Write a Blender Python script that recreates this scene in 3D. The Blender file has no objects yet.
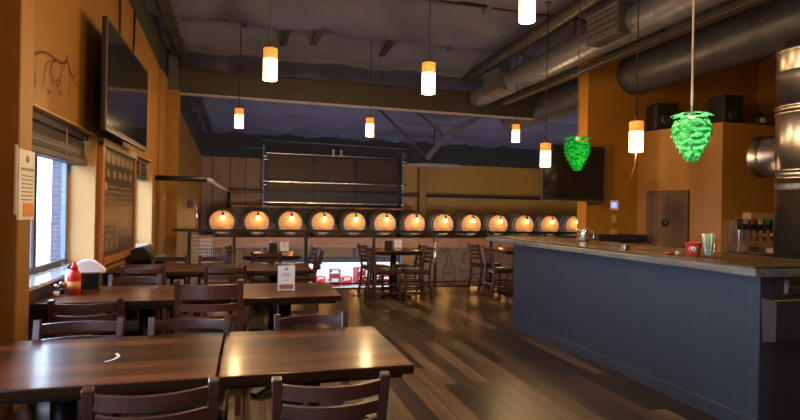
import bpy, bmesh, math, random
from mathutils import Vector, Matrix
random.seed(7)
S = bpy.context.scene
COL = S.collection
PI = math.pi

# ------------------------------------------------------------------ materials
def nodes(name):
    m = bpy.data.materials.new(name); m.use_nodes = True
    nt = m.node_tree; b = nt.nodes['Principled BSDF']
    return m, nt, b
def N(nt, t, **k):
    n = nt.nodes.new(t)
    for a, v in k.items():
        if a in n.inputs: n.inputs[a].default_value = v
        else: setattr(n, a, v)
    return n
def L(nt, a, b): nt.links.new(a, b)
def coords(nt, scale=(1, 1, 1), rot=(0, 0, 0), kind='Object'):
    tc = N(nt, 'ShaderNodeTexCoord'); mp = N(nt, 'ShaderNodeMapping')
    mp.inputs['Scale'].default_value = scale; mp.inputs['Rotation'].default_value = rot
    L(nt, tc.outputs[kind], mp.inputs['Vector']); return mp.outputs['Vector']
def ramp(nt, fac, stops):
    r = N(nt, 'ShaderNodeValToRGB'); cr = r.color_ramp
    while len(cr.elements) < len(stops): cr.elements.new(0.5)
    for e, (p, c) in zip(cr.elements, stops): e.position = p; e.color = (*c, 1)
    L(nt, fac, r.inputs['Fac']); return r.outputs['Color']
def bump(nt, b, h, s=0.2, d=0.01):
    bp = N(nt, 'ShaderNodeBump'); bp.inputs['Strength'].default_value = s; bp.inputs['Distance'].default_value = d
    L(nt, h, bp.inputs['Height']); L(nt, bp.outputs['Normal'], b.inputs['Normal'])
def mat(name, c, rough=0.5, metal=0.0, c2=None, scale=6, stretch=(1, 1, 1), spec=0.5, bmp=0.0, coat=0.0):
    m, nt, b = nodes(name)
    b.inputs['Roughness'].default_value = rough; b.inputs['Metallic'].default_value = metal
    b.inputs['Specular IOR Level'].default_value = spec
    b.inputs['Coat Weight'].default_value = coat; b.inputs['Coat Roughness'].default_value = 0.15
    if c2 is None: c2 = tuple(x * 0.85 for x in c)
    v = coords(nt, stretch)
    n = N(nt, 'ShaderNodeTexNoise', Scale=scale, Detail=6, Roughness=0.6); L(nt, v, n.inputs['Vector'])
    L(nt, ramp(nt, n.outputs['Fac'], [(0.3, c2), (0.7, c)]), b.inputs['Base Color'])
    if bmp: bump(nt, b, n.outputs['Fac'], bmp)
    return m
def emit(name, c, s, base=(0.8, 0.8, 0.8)):
    m, nt, b = nodes(name)
    b.inputs['Base Color'].default_value = (*base, 1)
    b.inputs['Emission Color'].default_value = (*c, 1); b.inputs['Emission Strength'].default_value = s
    n = N(nt, 'ShaderNodeTexNoise', Scale=9.0)
    L(nt, ramp(nt, n.outputs['Fac'], [(0.3, tuple(x * .93 for x in base)), (0.7, base)]), b.inputs['Base Color'])
    return m
def planks(name, dark, mid, light, along, w, length, rough=0.4, gap=0.004, grain=40, coat=0.0, mort=(0.01, 0.008, 0.006), spec=0.5, gr=0.55, stops=None, bp=0.0, ln=1.2):
    """boards running along 'x' or 'y' (object coordinates)"""
    m, nt, b = nodes(name)
    rot = (0, 0, 0) if along == 'x' else (0, 0, PI / 2)
    v = coords(nt, (1, 1, 1), rot)
    br = N(nt, 'ShaderNodeTexBrick'); L(nt, v, br.inputs['Vector'])
    br.offset = 0.37; br.inputs['Scale'].default_value = 1; br.inputs['Brick Width'].default_value = length
    br.inputs['Row Height'].default_value = w; br.inputs['Mortar Size'].default_value = gap; br.inputs['Mortar Smooth'].default_value = 0.2
    br.inputs['Color1'].default_value = (0, 0, 0, 1); br.inputs['Color2'].default_value = (1, 1, 1, 1); br.inputs['Mortar'].default_value = (.5, .5, .5, 1)
    br.inputs['Bias'].default_value = 0
    base = ramp(nt, br.outputs['Color'], stops or [(0.0, dark), (0.5, mid), (1.0, light)])
    mp = N(nt, 'ShaderNodeMapping'); mp.inputs['Scale'].default_value = (ln, grain, grain)
    L(nt, v, mp.inputs['Vector'])
    n = N(nt, 'ShaderNodeTexNoise', Scale=1.6, Detail=8, Roughness=0.65, Distortion=0.6); L(nt, mp.outputs['Vector'], n.inputs['Vector'])
    g = ramp(nt, n.outputs['Fac'], [(0.3, (gr, gr, gr)), (0.7, (1.15, 1.15, 1.15))])
    mx = N(nt, 'ShaderNodeMix', data_type='RGBA', blend_type='MULTIPLY'); mx.inputs['Factor'].default_value = 1
    L(nt, base, mx.inputs['A']); L(nt, g, mx.inputs['B'])
    mo = N(nt, 'ShaderNodeMix', data_type='RGBA'); L(nt, br.outputs['Fac'], mo.inputs['Factor'])
    L(nt, mx.outputs['Result'], mo.inputs['A']); mo.inputs['B'].default_value = (*mort, 1)
    L(nt, mo.outputs['Result'], b.inputs['Base Color'])
    rr = N(nt, 'ShaderNodeMapRange'); rr.inputs['To Min'].default_value = rough - .03; rr.inputs['To Max'].default_value = rough + .05
    L(nt, n.outputs['Fac'], rr.inputs['Value']); L(nt, rr.outputs['Result'], b.inputs['Roughness'])
    b.inputs['Coat Weight'].default_value = coat; b.inputs['Coat Roughness'].default_value = 0.15
    b.inputs['Specular IOR Level'].default_value = spec
    if bp: bump(nt, b, n.outputs['Fac'], bp, 0.004)
    return m

M = {}
M['floor'] = planks('floor_planks', (.022, .016, .013), (.06, .04, .029), (.24, .16, .1), 'y', .14, 1.35, rough=.28, gap=.005, grain=13, spec=.3, gr=.16, ln=.8, stops=[(0, (.022, .016, .012)), (.3, (.042, .029, .022)), (.6, (.07, .048, .034)), (.8, (.11, .076, .052)), (1, (.25, .175, .115))])
M['table'] = planks('table_wood', (.03, .008, .0025), (.10, .028, .0075), (.19, .062, .017), 'x', .095, 2.6, rough=.34, gap=.0016, grain=9, mort=(.02, .007, .003), spec=.18, coat=.38, gr=.12, ln=.8)
M['orange'] = mat('orange_paint', (.27, .125, .017), .55, c2=(.22, .098, .012), scale=1.5)
M['orange2'] = mat('brown_orange_paint', (.40, .175, .016), .5, c2=(.32, .135, .012), scale=1.2)
M['tanjamb'] = mat('tan_paint', (.56, .33, .12), .5, scale=2)
M['panelbrown'] = mat('brown_panel', (.27, .115, .042), .55, c2=(.2, .085, .03), scale=2)
M['dark_upper'] = mat('dark_insulated_wall', (.030, .026, .024), .85, c2=(.022, .019, .018), scale=2)
M['counter_shade'] = mat('dark_counter_and_shade', (.03, .025, .03), .5)  # dark counter and ledge colour, also the shade below the near window
M['steel_brown'] = mat('brown_painted_steel', (.034, .030, .028), .45, scale=3)
M['steel_edge'] = mat('galvanized_pipe_lit_flange', (.50, .48, .56), .35, .4)
M['duct'] = mat('galvanized_duct', (.19, .195, .24), .40, .45, c2=(.135, .14, .17), scale=4)
M['steel_edge2'] = mat('grey_steel', (.12, .105, .10), .5)
M['duct_dark'] = mat('dark_duct', (.095, .097, .115), .40, .35, c2=(.06, .062, .075), scale=4)
M['black'] = mat('black_metal', (.012, .012, .014), .4, .2)
M['blackmatte'] = mat('black_plastic', (.012, .012, .013), .6)
M['gloss_black'] = mat('screen_glass', (.012, .011, .013), .08, spec=.6)
M['chrome'] = mat('stainless', (.72, .72, .74), .22, 1.0, c2=(.6, .6, .62), scale=3)
M['column_metal'] = mat('brushed_pipe', (.66, .61, .58), .33, 1.0, c2=(.5, .46, .44), scale=2)
M['chair'] = mat('chair_wood', (.065, .026, .02), .34, c2=(.042, .017, .013), scale=5, stretch=(1, 1, 6), coat=.25)
M['chair_red'] = mat('chair_wood_reddish', (.11, .033, .021), .36, c2=(.075, .022, .014), scale=5, stretch=(1, 1, 6), coat=.2)
M['seat'] = mat('black_vinyl', (.02, .018, .02), .28, scale=40, bmp=.05)
M['barpaint'] = mat('slate_blue_paint', (.034, .046, .070), .42, c2=(.026, .036, .056), scale=3, stretch=(1, 6, .5))
M['bartrim'] = mat('slate_dark_paint', (.055, .062, .085), .5)
M['bardark'] = mat('bar_end_paint', (.035, .033, .04), .5)
M['counter'] = planks('counter_wood', (.045, .03, .015), (.07, .05, .025), (.10, .075, .04), 'y', .09, 1.6, rough=.26, gap=.001, grain=20)
M['counter_edge'] = mat('weathered_edge', (.20, .205, .21), .55, c2=(.06, .06, .06), scale=8, stretch=(1, .25, 3), bmp=.3)
M['barrel'] = planks('barrel_oak', (.34, .25, .17), (.45, .34, .23), (.55, .43, .3), 'y', .07, 3.0, rough=.6, gap=.002, grain=18)
M['head'] = planks('barrel_head_oak', (.46, .25, .10), (.54, .30, .12), (.62, .36, .15), 'x', .09, 3.0, rough=.55, gap=.003, grain=14, mort=(.16, .08, .03))
M['hoop'] = mat('hoop_steel', (.12, .11, .10), .45, .8)
M['bulb'] = emit('edison_bulb', (1, .55, .16), 22)
M['shade'] = emit('frosted_glass', (1, .66, .26), 3.4, (.9, .8, .6))
M['amber'] = emit('amber_glass', (1, .30, .045), .62, (.7, .3, .06))
M['cord'] = mat('cord', (.05, .045, .04), .6)
M['cordlight'] = mat('pale_cord', (.5, .46, .42), .5)
M['board'] = mat('menu_board', (.062, .033, .022), .35, c2=(.036, .018, .012), scale=3)
M['boardprint'] = mat('board_print', (.27, .18, .11), .5, c2=(.15, .09, .055), scale=30)
M['orangewood'] = mat('orange_wood', (.42, .15, .03), .4, scale=6, stretch=(1, .2, 3))
M['tantrim'] = mat('tan_trim', (.5, .36, .24), .5)
M['winframe'] = mat('blue_grey_aluminium', (.22, .30, .42), .45, .2)
M['winframe_dark'] = mat('dark_gasket', (.05, .05, .06), .5)
M['sill'] = mat('grey_sill', (.40, .42, .46), .12, c2=(.33, .35, .39), scale=10)
M['blind'] = mat('grey_blind', (.06, .045, .045), .5, c2=(.04, .03, .031), scale=2)
M['white'] = mat('white_paper', (.80, .80, .82), .6)
M['whitegloss'] = mat('white_gloss', (.8, .8, .8), .3)
M['grey_print'] = mat('grey_print', (.3, .3, .33), .6)
M['red_print'] = mat('red_brown_print', (.35, .12, .10), .6)
M['orange_print'] = mat('orange_print', (.75, .28, .06), .6)
M['red'] = mat('red_plastic', (.62, .022, .02), .3, c2=(.5, .015, .015))
M['green'] = mat('green_plastic', (.05, .25, .06), .35)
M['yellow'] = mat('yellow_plastic', (.7, .55, .08), .35)
M['darkred'] = mat('dark_red_plastic', (.25, .02, .02), .35)
M['straw'] = mat('pale_green_straw', (.62, .74, .55), .4)
M['pink'] = mat('dusty_panel', (.34, .165, .065), .6)
M['hatch'] = planks('hatch_wood', (.10, .042, .013), (.13, .056, .018), (.165, .072, .024), 'x', 3.0, .14, rough=.6, gap=.002, grain=3)
M['shelf'] = planks('shelf_wood', (.34, .11, .03), (.46, .16, .045), (.54, .21, .065), 'x', .11, 2.6, rough=.42, gap=.006, grain=20)
M['brass'] = mat('brass', (.75, .42, .14), .25, 1.0)
M['brick'] = None
M['ink'] = mat('dark_mural_paint', (.055, .022, .008), .7)
M['fabric'] = mat('roof_insulation', (.125, .135, .245), .5, c2=(.085, .092, .17), scale=1.6, bmp=.6)
M['concrete'] = mat('pale_concrete', (.17, .165, .155), .85, c2=(.13, .125, .12), scale=1)
M['lowerfloor'] = mat('lower_floor_concrete', (.2, .19, .18), .5)
M['tabletscreen'] = emit('tablet_screen', (.35, .42, 1), .9, (.1, .1, .2))
M['almond'] = mat('almond_plate', (.62, .38, .13), .45)
M['chalkbox'] = mat('black_box', (.015, .014, .016), .5)
M['lav'] = mat('lavender_panel', (.30, .24, .42), .6)
M['fanblade'] = mat('grey_fan_blade', (.22, .2, .2), .5)
m, nt, b = nodes('outside_brick'); v = coords(nt, (1, 1, 1), (PI / 2, 0, 0))
br = N(nt, 'ShaderNodeTexBrick', Scale=6.0); L(nt, v, br.inputs['Vector'])
br.inputs['Color1'].default_value = (.09, .095, .15, 1); br.inputs['Color2'].default_value = (.065, .07, .12, 1); br.inputs['Mortar'].default_value = (.16, .17, .22, 1)
L(nt, br.outputs['Color'], b.inputs['Base Color']); M['brick'] = m
def glass(name, col, rough=0.0):
    m, nt, b = nodes(name)
    tr = N(nt, 'ShaderNodeBsdfTransparent'); tr.inputs['Color'].default_value = (*col, 1)
    gl = N(nt, 'ShaderNodeBsdfGlossy', Roughness=rough + .02); lw = N(nt, 'ShaderNodeLayerWeight'); pw = N(nt, 'ShaderNodeMath', operation='POWER'); pw.inputs[1].default_value = 5; L(nt, lw.outputs['Facing'], pw.inputs[0])
    ma = N(nt, 'ShaderNodeMath', operation='MULTIPLY_ADD'); ma.inputs[1].default_value = .5; ma.inputs[2].default_value = .035; L(nt, pw.outputs[0], ma.inputs[0])
    mx = N(nt, 'ShaderNodeMixShader'); L(nt, ma.outputs[0], mx.inputs['Fac']); L(nt, tr.outputs['BSDF'], mx.inputs[1]); L(nt, gl.outputs['BSDF'], mx.inputs[2])
    L(nt, mx.outputs['Shader'], nt.nodes['Material Output'].inputs['Surface']); return m
M['glass'] = glass('clear_glass', (.95, .97, 1))
M['tint'] = glass('tinted_door_glass', (.22, .15, .1), .05)
m, nt, b = nodes('tinted_brown_pane'); b.inputs['Base Color'].default_value = (.07, .038, .022, 1); b.inputs['Roughness'].default_value = .3; b.inputs['Specular IOR Level'].default_value = .2
M['pane'] = m
# glowing hop leaves: translucent green plastic around a lamp
def hopmat(name, g, e):
    m, nt, b = nodes(name)
    d = N(nt, 'ShaderNodeBsdfDiffuse'); d.inputs['Color'].default_value = (*g, 1)
    t = N(nt, 'ShaderNodeBsdfTranslucent'); t.inputs['Color'].default_value = (*g, 1)
    nz = N(nt, 'ShaderNodeTexNoise', Scale=26.0, Detail=1); L(nt, coords(nt, (1, 1, 1.6)), nz.inputs['Vector'])
    rc = ramp(nt, nz.outputs['Fac'], [(.38, tuple(x * .4 for x in g)), (.62, tuple(min(1, x * 1.25) for x in g))])
    L(nt, rc, d.inputs['Color']); L(nt, rc, t.inputs['Color'])
    a = N(nt, 'ShaderNodeMixShader'); a.inputs['Fac'].default_value = .28
    L(nt, d.outputs['BSDF'], a.inputs[1]); L(nt, t.outputs['BSDF'], a.inputs[2])
    em = N(nt, 'ShaderNodeEmission', Strength=e); em.inputs['Color'].default_value = (*g, 1)
    s = N(nt, 'ShaderNodeAddShader'); L(nt, a.outputs['Shader'], s.inputs[0]); L(nt, em.outputs['Emission'], s.inputs[1])
    L(nt, s.outputs['Shader'], nt.nodes['Material Output'].inputs['Surface']); return m
M['hop1'] = hopmat('hop_leaf_pale_green', (.14, .60, .22), .02)
M['hop2'] = hopmat('hop_leaf_green', (.012, .40, .06), .02)

# ------------------------------------------------------------------ geometry helpers
def BM(): return bmesh.new()
def box(bm, x0, x1, y0, y1, z0, z1, bev=0.0, rz=0.0, seg=1):
    t = bmesh.new(); bmesh.ops.create_cube(t, size=1)
    sx, sy, sz = abs(x1 - x0), abs(y1 - y0), abs(z1 - z0)
    bmesh.ops.scale(t, vec=(sx, sy, sz), verts=t.verts)
    if bev > 0:
        bmesh.ops.bevel(t, geom=t.edges[:], offset=min(bev, .45 * min(sx, sy, sz)), segments=seg, profile=.5, affect='EDGES')
    if rz: bmesh.ops.rotate(t, matrix=Matrix.Rotation(rz, 3, 'Z'), verts=t.verts)
    bmesh.ops.translate(t, vec=((x0 + x1) / 2, (y0 + y1) / 2, (z0 + z1) / 2), verts=t.verts)
    join(bm, t)
def join(bm, t):
    mp = {v: bm.verts.new(v.co) for v in t.verts}
    for f in t.faces:
        try: nf = bm.faces.new([mp[v] for v in f.verts]); nf.smooth = f.smooth
        except ValueError: pass
    t.free()
def frames(pts):
    out = []; n = len(pts); up = None
    for i in range(n):
        a = pts[max(0, i - 1)]; b = pts[min(n - 1, i + 1)]
        d = (b - a).normalized()
        if up is None:
            up = Vector((0, 0, 1)) if abs(d.z) < .9 else Vector((0, 1, 0))
        s = d.cross(up).normalized(); u = s.cross(d).normalized(); up = u
        out.append((s, u))
    return out
def sweep(bm, pts, prof, smooth, cap=True):
    pts = [Vector(p) for p in pts]; fr = frames(pts); rings = []
    for i, (p, (s, u)) in enumerate(zip(pts, fr)):
        pr = prof(i) if callable(prof) else prof
        rings.append([bm.verts.new(p + s * a + u * c) for a, c in pr])
    k = len(rings[0])
    for r0, r1 in zip(rings, rings[1:]):
        for j in range(k):
            f = bm.faces.new([r0[j], r0[(j + 1) % k], r1[(j + 1) % k], r1[j]]); f.smooth = smooth
    if cap:
        bm.faces.new(rings[0][::-1]); bm.faces.new(rings[-1])
def tube(bm, pts, r, seg=12, cap=True):
    def prof(i):
        rr = r[i] if isinstance(r, (list, tuple)) else r
        return [(rr * math.cos(2 * PI * j / seg), rr * math.sin(2 * PI * j / seg)) for j in range(seg)]
    sweep(bm, pts, prof, True, cap)
def bar(bm, pts, w, h): sweep(bm, pts, [(-w / 2, -h / 2), (w / 2, -h / 2), (w / 2, h / 2), (-w / 2, h / 2)], False)
def lathe(bm, prof, seg=24, c=(0, 0, 0), axis='Z', smooth=True):
    rings = []
    for r, z in prof:
        ring = []
        for j in range(seg):
            a = 2 * PI * j / seg; p = (r * math.cos(a), r * math.sin(a), z)
            if axis == 'Y': p = (p[0], p[2], p[1])
            if axis == 'X': p = (p[2], p[0], p[1])
            ring.append(bm.verts.new((p[0] + c[0], p[1] + c[1], p[2] + c[2])))
        rings.append(ring)
    for a, b2 in zip(rings, rings[1:]):
        for j in range(seg):
            f = bm.faces.new([a[j], a[(j + 1) % seg], b2[(j + 1) % seg], b2[j]]); f.smooth = smooth
    if prof[0][0] > 1e-5: bm.faces.new(rings[0][::-1])
    if prof[-1][0] > 1e-5: bm.faces.new(rings[-1])
def prism(bm, poly, axis, d0, d1):
    """poly: 2D points; axis X: (y,z), Y: (x,z), Z: (x,y)"""
    def P(p, d): return {'X': (d, p[0], p[1]), 'Y': (p[0], d, p[1]), 'Z': (p[0], p[1], d)}[axis]
    a = [bm.verts.new(P(p, d0)) for p in poly]; b2 = [bm.verts.new(P(p, d1)) for p in poly]
    n = len(poly); bm.faces.new(a); bm.faces.new(b2[::-1])
    for i in range(n): bm.faces.new([a[i], b2[i], b2[(i + 1) % n], a[(i + 1) % n]])
def mesh(name, bm, m):
    bmesh.ops.recalc_face_normals(bm, faces=bm.faces[:])
    me = bpy.data.meshes.new(name); bm.to_mesh(me); bm.free(); me.materials.append(m); return me
def obj(name, bm, m, parent=None, world=False):
    """a part under parent (local coordinates; world=True: bm is in world coordinates)"""
    if world and parent:
        q = Vector(parent['_o']) if '_o' in parent else parent.location
        bmesh.ops.translate(bm, vec=-q, verts=bm.verts)
    o = bpy.data.objects.new(name, mesh(name, bm, m)); COL.objects.link(o)
    if parent: o.parent = parent
    return o
def tag(o, label, cat, group=None):
    o['label'] = label; o['category'] = cat
    if group: o['group'] = group
    return o
def thing(name, label, cat, loc=(0, 0, 0), rz=0, group=None):
    o = bpy.data.objects.new(name, None); COL.objects.link(o); o.empty_display_size = .1
    o.location = loc; o.rotation_euler = (0, 0, rz); return tag(o, label, cat, group)
def solo(name, bm, m, label, cat, group=None):
    """one-mesh thing given in world coordinates; origin goes to its base"""
    xs = [v.co for v in bm.verts]
    c = Vector(((min(v.x for v in xs) + max(v.x for v in xs)) / 2, (min(v.y for v in xs) + max(v.y for v in xs)) / 2, min(v.z for v in xs)))
    bmesh.ops.translate(bm, vec=-c, verts=bm.verts)
    o = obj(name, bm, m); o.location = c; return tag(o, label, cat, group)
def sub(name, bm, m, part, root):
    """sub-part under a part that sits at its root's origin; bm in root-local coordinates"""
    o = obj(name, bm, m); o.parent = part; return o
def struct(name, bm, m):
    o = obj(name, bm, m); o['kind'] = 'structure'; return o
def dup(root, loc, rz=0, label=None, group=None, scale=1.0):
    r = root.copy(); COL.objects.link(r); r.location = loc; r.rotation_euler = (0, 0, rz); r.scale = (scale,) * 3
    if label: r['label'] = label
    if group: r['group'] = group
    for ch in list(root.children):
        c = ch.copy(); COL.objects.link(c); c.parent = r
        for g in list(ch.children):
            d = g.copy(); COL.objects.link(d); d.parent = c
    return r
def light(name, loc, w, col, r=.04, parent=None):
    d = bpy.data.lights.new(name, 'POINT'); d.energy = w; d.color = col; d.shadow_soft_size = r
    o = bpy.data.objects.new(name, d); COL.objects.link(o); o.location = loc
    if parent: o.parent = parent
    return o

# ------------------------------------------------------------------ camera
F = 535.0; TH = math.atan(152 / F); R = math.atan(.0185); PT = math.atan(.8 / F)
f = Vector((math.sin(TH) * math.cos(PT), math.cos(TH) * math.cos(PT), math.sin(PT)))
r0 = Vector((math.cos(TH), -math.sin(TH), 0)); u0 = r0.cross(f)
r_ = r0 * math.cos(R) + u0 * math.sin(R); u_ = u0 * math.cos(R) - r0 * math.sin(R)
cd = bpy.data.cameras.new('camera'); cam = bpy.data.objects.new('camera', cd); COL.objects.link(cam)
cam.matrix_world = Matrix(((r_.x, u_.x, -f.x, 0), (r_.y, u_.y, -f.y, 0), (r_.z, u_.z, -f.z, 1.4), (0, 0, 0, 1)))
cd.sensor_width = 36; cd.lens = F / 800 * 36; cd.clip_start = .05; S.camera = cam

# ------------------------------------------------------------------ the room shell
WL = -1.35; YB = 17.0; YE = 9.37
def paint_top(y): return 4.26 - .079 * y
def roofz(y): return 4.85 - .052 * y
bm = BM(); box(bm, -2.2, 9.0, -4, YE, -.3, 0); struct('floor', bm, M['floor'])
bm = BM(); box(bm, -1.7, 13, YE - .3, YB + .3, -1.5, -1.3); struct('floor_lower', bm, M['lowerfloor'])
bm = BM(); box(bm, -1.3, 8.9, YE, YE + .05, -.34, .015); struct('trim_1', bm, M['black'])
def wall_piece(bm, y0, y1, z0=None, z1=None, x0=WL - .3, x1=WL):
    a0 = paint_top(y0) if z1 is None else z1; a1 = paint_top(y1) if z1 is None else z1
    lo = -1.5 if z0 is None else z0
    prism(bm, [(y0, lo), (y1, lo), (y1, a1), (y0, a0)], 'X', x0, x1)
W1 = (3.65, 5.5); W2 = (7.11, 8.53); ZS, ZT = .87, 2.055
bm = BM()
wall_piece(bm, -4, -2.6); wall_piece(bm, -2.6, -.3, None, ZS - .03); wall_piece(bm, -2.6, -.3, ZT); wall_piece(bm, -.3, .6); wall_piece(bm, .6, 2.7, None, ZS - .03); wall_piece(bm, .6, 2.7, ZT); wall_piece(bm, 2.7, W1[0]); wall_piece(bm, W1[0], W1[1], None, ZS - .03); wall_piece(bm, W1[0], W1[1], ZT)
wall_piece(bm, W1[1], W2[0]); wall_piece(bm, W2[0], W2[1], None, ZS - .03); wall_piece(bm, W2[0], W2[1], ZT)
wall_piece(bm, W2[1], YB + .2)
struct('wall_left', bm, M['orange'])
bm = BM(); prism(bm, [(-4, paint_top(-4)), (YB, paint_top(YB)), (YB, 4.6), (-4, 5.6)], 'X', WL - .3, WL - .02); struct('wall_left_upper', bm, M['dark_upper'])
# pilaster at the near end and the column carrying the girder
bm = BM(); box(bm, -2.1, -1.2, 3.36, 3.54, 0, 4.6, .006); struct('pillar_left', bm, M['orange'])
bm = BM(); box(bm, WL, -1.165, 9.85, 10.05, -1.3, 3.4, .005); struct('column_left', bm, M['orange'])
bm = BM(); box(bm, WL, WL + .05, 8.9, 9.5, 0, 3.5, .004); struct('trim_2', bm, M['orange'])
# tan painted window reveals
for i, (a, e) in enumerate((W1, W2)):
    bm = BM(); box(bm, WL - .23, WL - .002, e - .012, e + .001, ZS, ZT); box(bm, WL - .23, WL - .002, a, e, ZT - .012, ZT)
    struct('trim_%d' % (3 + i), bm, M['tanjamb'])
    bm = BM(); box(bm, WL - .29, WL + .03, a + .005, e - .013, ZS - .03, ZS, .006); struct('trim_%d' % (5 + i), bm, M['sill'])
bm = BM(); box(bm, WL, WL + .012, W1[0], W1[1] + .1, 0, ZS - .035); struct('trim_7', bm, M['counter_shade'])  # dark sheet: the shade on the wall below the near window, as colour
bm = BM(); box(bm, WL, WL + .012, W1[1] + .11, 8.55, 0, .8); struct('trim_8', bm, M['pink'])
def window(n, y0, y1, mull):
    xw = WL - .235
    w = bpy.data.objects.new('window_%d' % n, None); COL.objects.link(w); w['kind'] = 'structure'; w.location = (xw, (y0 + y1) / 2, ZS)
    bm = BM(); fw = .05
    for a in [y0, y1 - fw] + [q - fw / 2 for q in mull]: box(bm, xw - .018, xw + .014, a, a + fw, ZS, ZT, .003)
    box(bm, xw - .018, xw + .014, y0, y1, ZT - fw, ZT, .003); obj('window_frame', bm, M['winframe'], w, True)
    bm = BM(); box(bm, xw - .02, xw + .025, y0 + .02, y1 - .02, ZS, ZS + .045, .004)
    for q in mull: box(bm, xw - .02, xw + .02, q + .03, q + .05, ZS, ZT)
    obj('gasket', bm, M['winframe_dark'], w, True)
    bm = BM(); box(bm, xw - .02, xw - .012, y0 + fw, y1 - fw, ZS + .04, ZT - fw); obj('window_pane', bm, M['glass'], w, True)
window(3, .6, 2.7, [1.65]); window(4, -2.6, -.3, [-1.45]); window(1, W1[0], W1[1] - .013, [4.68]); window(2, W2[0], W2[1] - .013, [7.8])
def blind(y0, y1, label, lo):
    t = thing('window_blind', label, 'blind', (WL - .12, (y0 + y1) / 2, lo), 0, 'raised blinds')
    bm = BM(); box(bm, WL - .19, WL - .06, y0, y1, ZT - .075, ZT - .013, .006); obj('headrail', bm, M['blind'], t, True)
    bm = BM(); n = 9
    for k in range(n):
        z = lo + .075 + k * (ZT - .09 - lo - .075) / n
        box(bm, WL - .165, WL - .075, y0 + .02, y1 - .02, z, z + .014 + .008 * (k % 2), .002)
    obj('slats', bm, M['blind'], t, True)
    bm = BM(); box(bm, WL - .18, WL - .07, y0 + .01, y1 - .01, lo + .055, lo + .085, .003); obj('band', bm, M['blackmatte'], t, True)
    bm = BM(); box(bm, WL - .185, WL - .06, y0 + .01, y1 - .01, lo, lo + .055, .008); obj('bottom_rail', bm, M['blind'], t, True)
    for q in range(2):
        y = y1 - .12 - q * .5
        bm = BM(); tube(bm, [(WL - .055, y, ZT - .05), (WL - .055, y, lo + .02)], .004, 6); obj('lift_cord', bm, M['tantrim'], t, True)
blind(W1[0] + .02, W1[1] - .03, 'raised grey blind bunched at the top of the near window', 1.755)
blind(W2[0] + .02, W2[1] - .03, 'raised grey blind bunched at the top of the window beyond the menu board', 1.77)
# the far wall of the high bay
DX0, DX1 = .46, 4.80
bm = BM(); prism(bm, [(WL - .3, -1.5), (DX0, -1.5), (DX0, 2.93), (WL - .3, 2.93)], 'Y', YB, YB + .25); struct('wall_back_left', bm, M['panelbrown'])
bm = BM()
prism(bm, [(DX1, -1.5), (13, -1.5), (13, 3.0), (DX1, 2.98)], 'Y', YB, YB + .25); struct('wall_back', bm, M['orange2'])
bm = BM(); prism(bm, [(WL - .3, 2.935), (13, 3.01), (13, 5), (WL - .3, 5)], 'Y', YB + .02, YB + .25); struct('wall_back_upper', bm, M['dark_upper'])
for i, x in enumerate((-1.05, -.55, -.1)):
    bm = BM(); box(bm, x, x + .03, YB - .015, YB, -1.3, 2.93); struct('trim_%d' % (9 + i), bm, M['steel_brown'])
bm = BM(); box(bm, 5.42, 5.66, YB - .2, YB, -1.3, 2.94, .01); struct('column_back', bm, M['orange'])
bm = BM(); box(bm, 12.8, 13, 7.6, YB, -1.5, 4.6); struct('wall_far_right', bm, M['orange2'])
# wall behind the bar, its cooler room with an angled face, right wall
bm = BM(); prism(bm, [(5.33, 0), (9, 0), (9, 4.9), (6.5, 4.9), (6.5, 4.03), (5.33, 4.03)], 'Y', 7.6, 7.85); struct('wall_bar', bm, M['orange2'])
bm = BM(); box(bm, 8.9, 9.1, -4, 7.6, 0, 5.2); struct('wall_right', bm, M['orange2'])
bm = BM(); box(bm, -1.65, 9.1, -4.2, -4, 0, 5.2); struct('wall_front', bm, M['orange2'])
bm = BM(); box(bm, 8.9, 13, 7.6, 7.8, -1.5, 5); struct('wall_bar_right', bm, M['dark_upper'])
bm = BM(); prism(bm, [(6.32, 7.61), (6.72, 6.3), (8.9, 6.3), (8.9, 7.61)], 'Z', 0, 2.80); struct('wall_cooler', bm, M['orange2'])
# sagging roof insulation between purlins
bm = BM(); nx, ny = 90, 150; x0, x1, y0, y1 = -1.7, 13.0, -4.2, YB + .2
grid = []
rn = [random.uniform(0, 6.28) for _ in range(40)]
for j in range(ny + 1):
    row = []
    y = y0 + (y1 - y0) * j / ny
    for i in range(nx + 1):
        x = x0 + (x1 - x0) * i / nx
        fy = ((y + .55) / 1.55) % 1.0; bay = int((y + .55) // 1.55)
        sag = (4 * fy * (1 - fy)) ** .8
        fx = (x / 1.9 + .3 * (bay % 2)) % 1.0
        amp = .22 + .05 * math.sin(rn[bay % 40]) + .10 * abs(math.sin(PI * (x + .4 * (bay % 2)) / 1.5)) ** .7
        z = roofz(y) - sag * amp - .03 * math.sin(7 * x + 3 * fy + rn[(bay + 3) % 40]) * sag * (1 - fy) - .018 * math.sin(17 * x + 9 * fy + rn[(bay + 9) % 40]) * sag
        row.append(bm.verts.new((x, y, z)))
    grid.append(row)
for j in range(ny):
    for i in range(nx):
        q = bm.faces.new([grid[j][i], grid[j][i + 1], grid[j + 1][i + 1], grid[j + 1][i]]); q.smooth = True
struct('ceiling', bm, M['fabric'])
bm = BM(); prism(bm, [(-4.2, roofz(-4.2) + .06), (YB + .3, roofz(YB + .3) + .06), (YB + .3, roofz(YB + .3) + .2), (-4.2, roofz(-4.2) + .2)], 'X', -1.8, 13.1); struct('roof', bm, M['dark_upper'])
for k in range(13):
    y = -.55 + 1.55 * k
    if y > 16.5: break
    bm = BM(); box(bm, -1.3, 12.7, y - .012, y + .012, roofz(y) - .08, roofz(y) - .02)
    box(bm, -1.3, 12.7, y - .035, y + .012, roofz(y) - .09, roofz(y) - .08)
    struct('beam_purlin', bm, M['steel_brown'])

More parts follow.
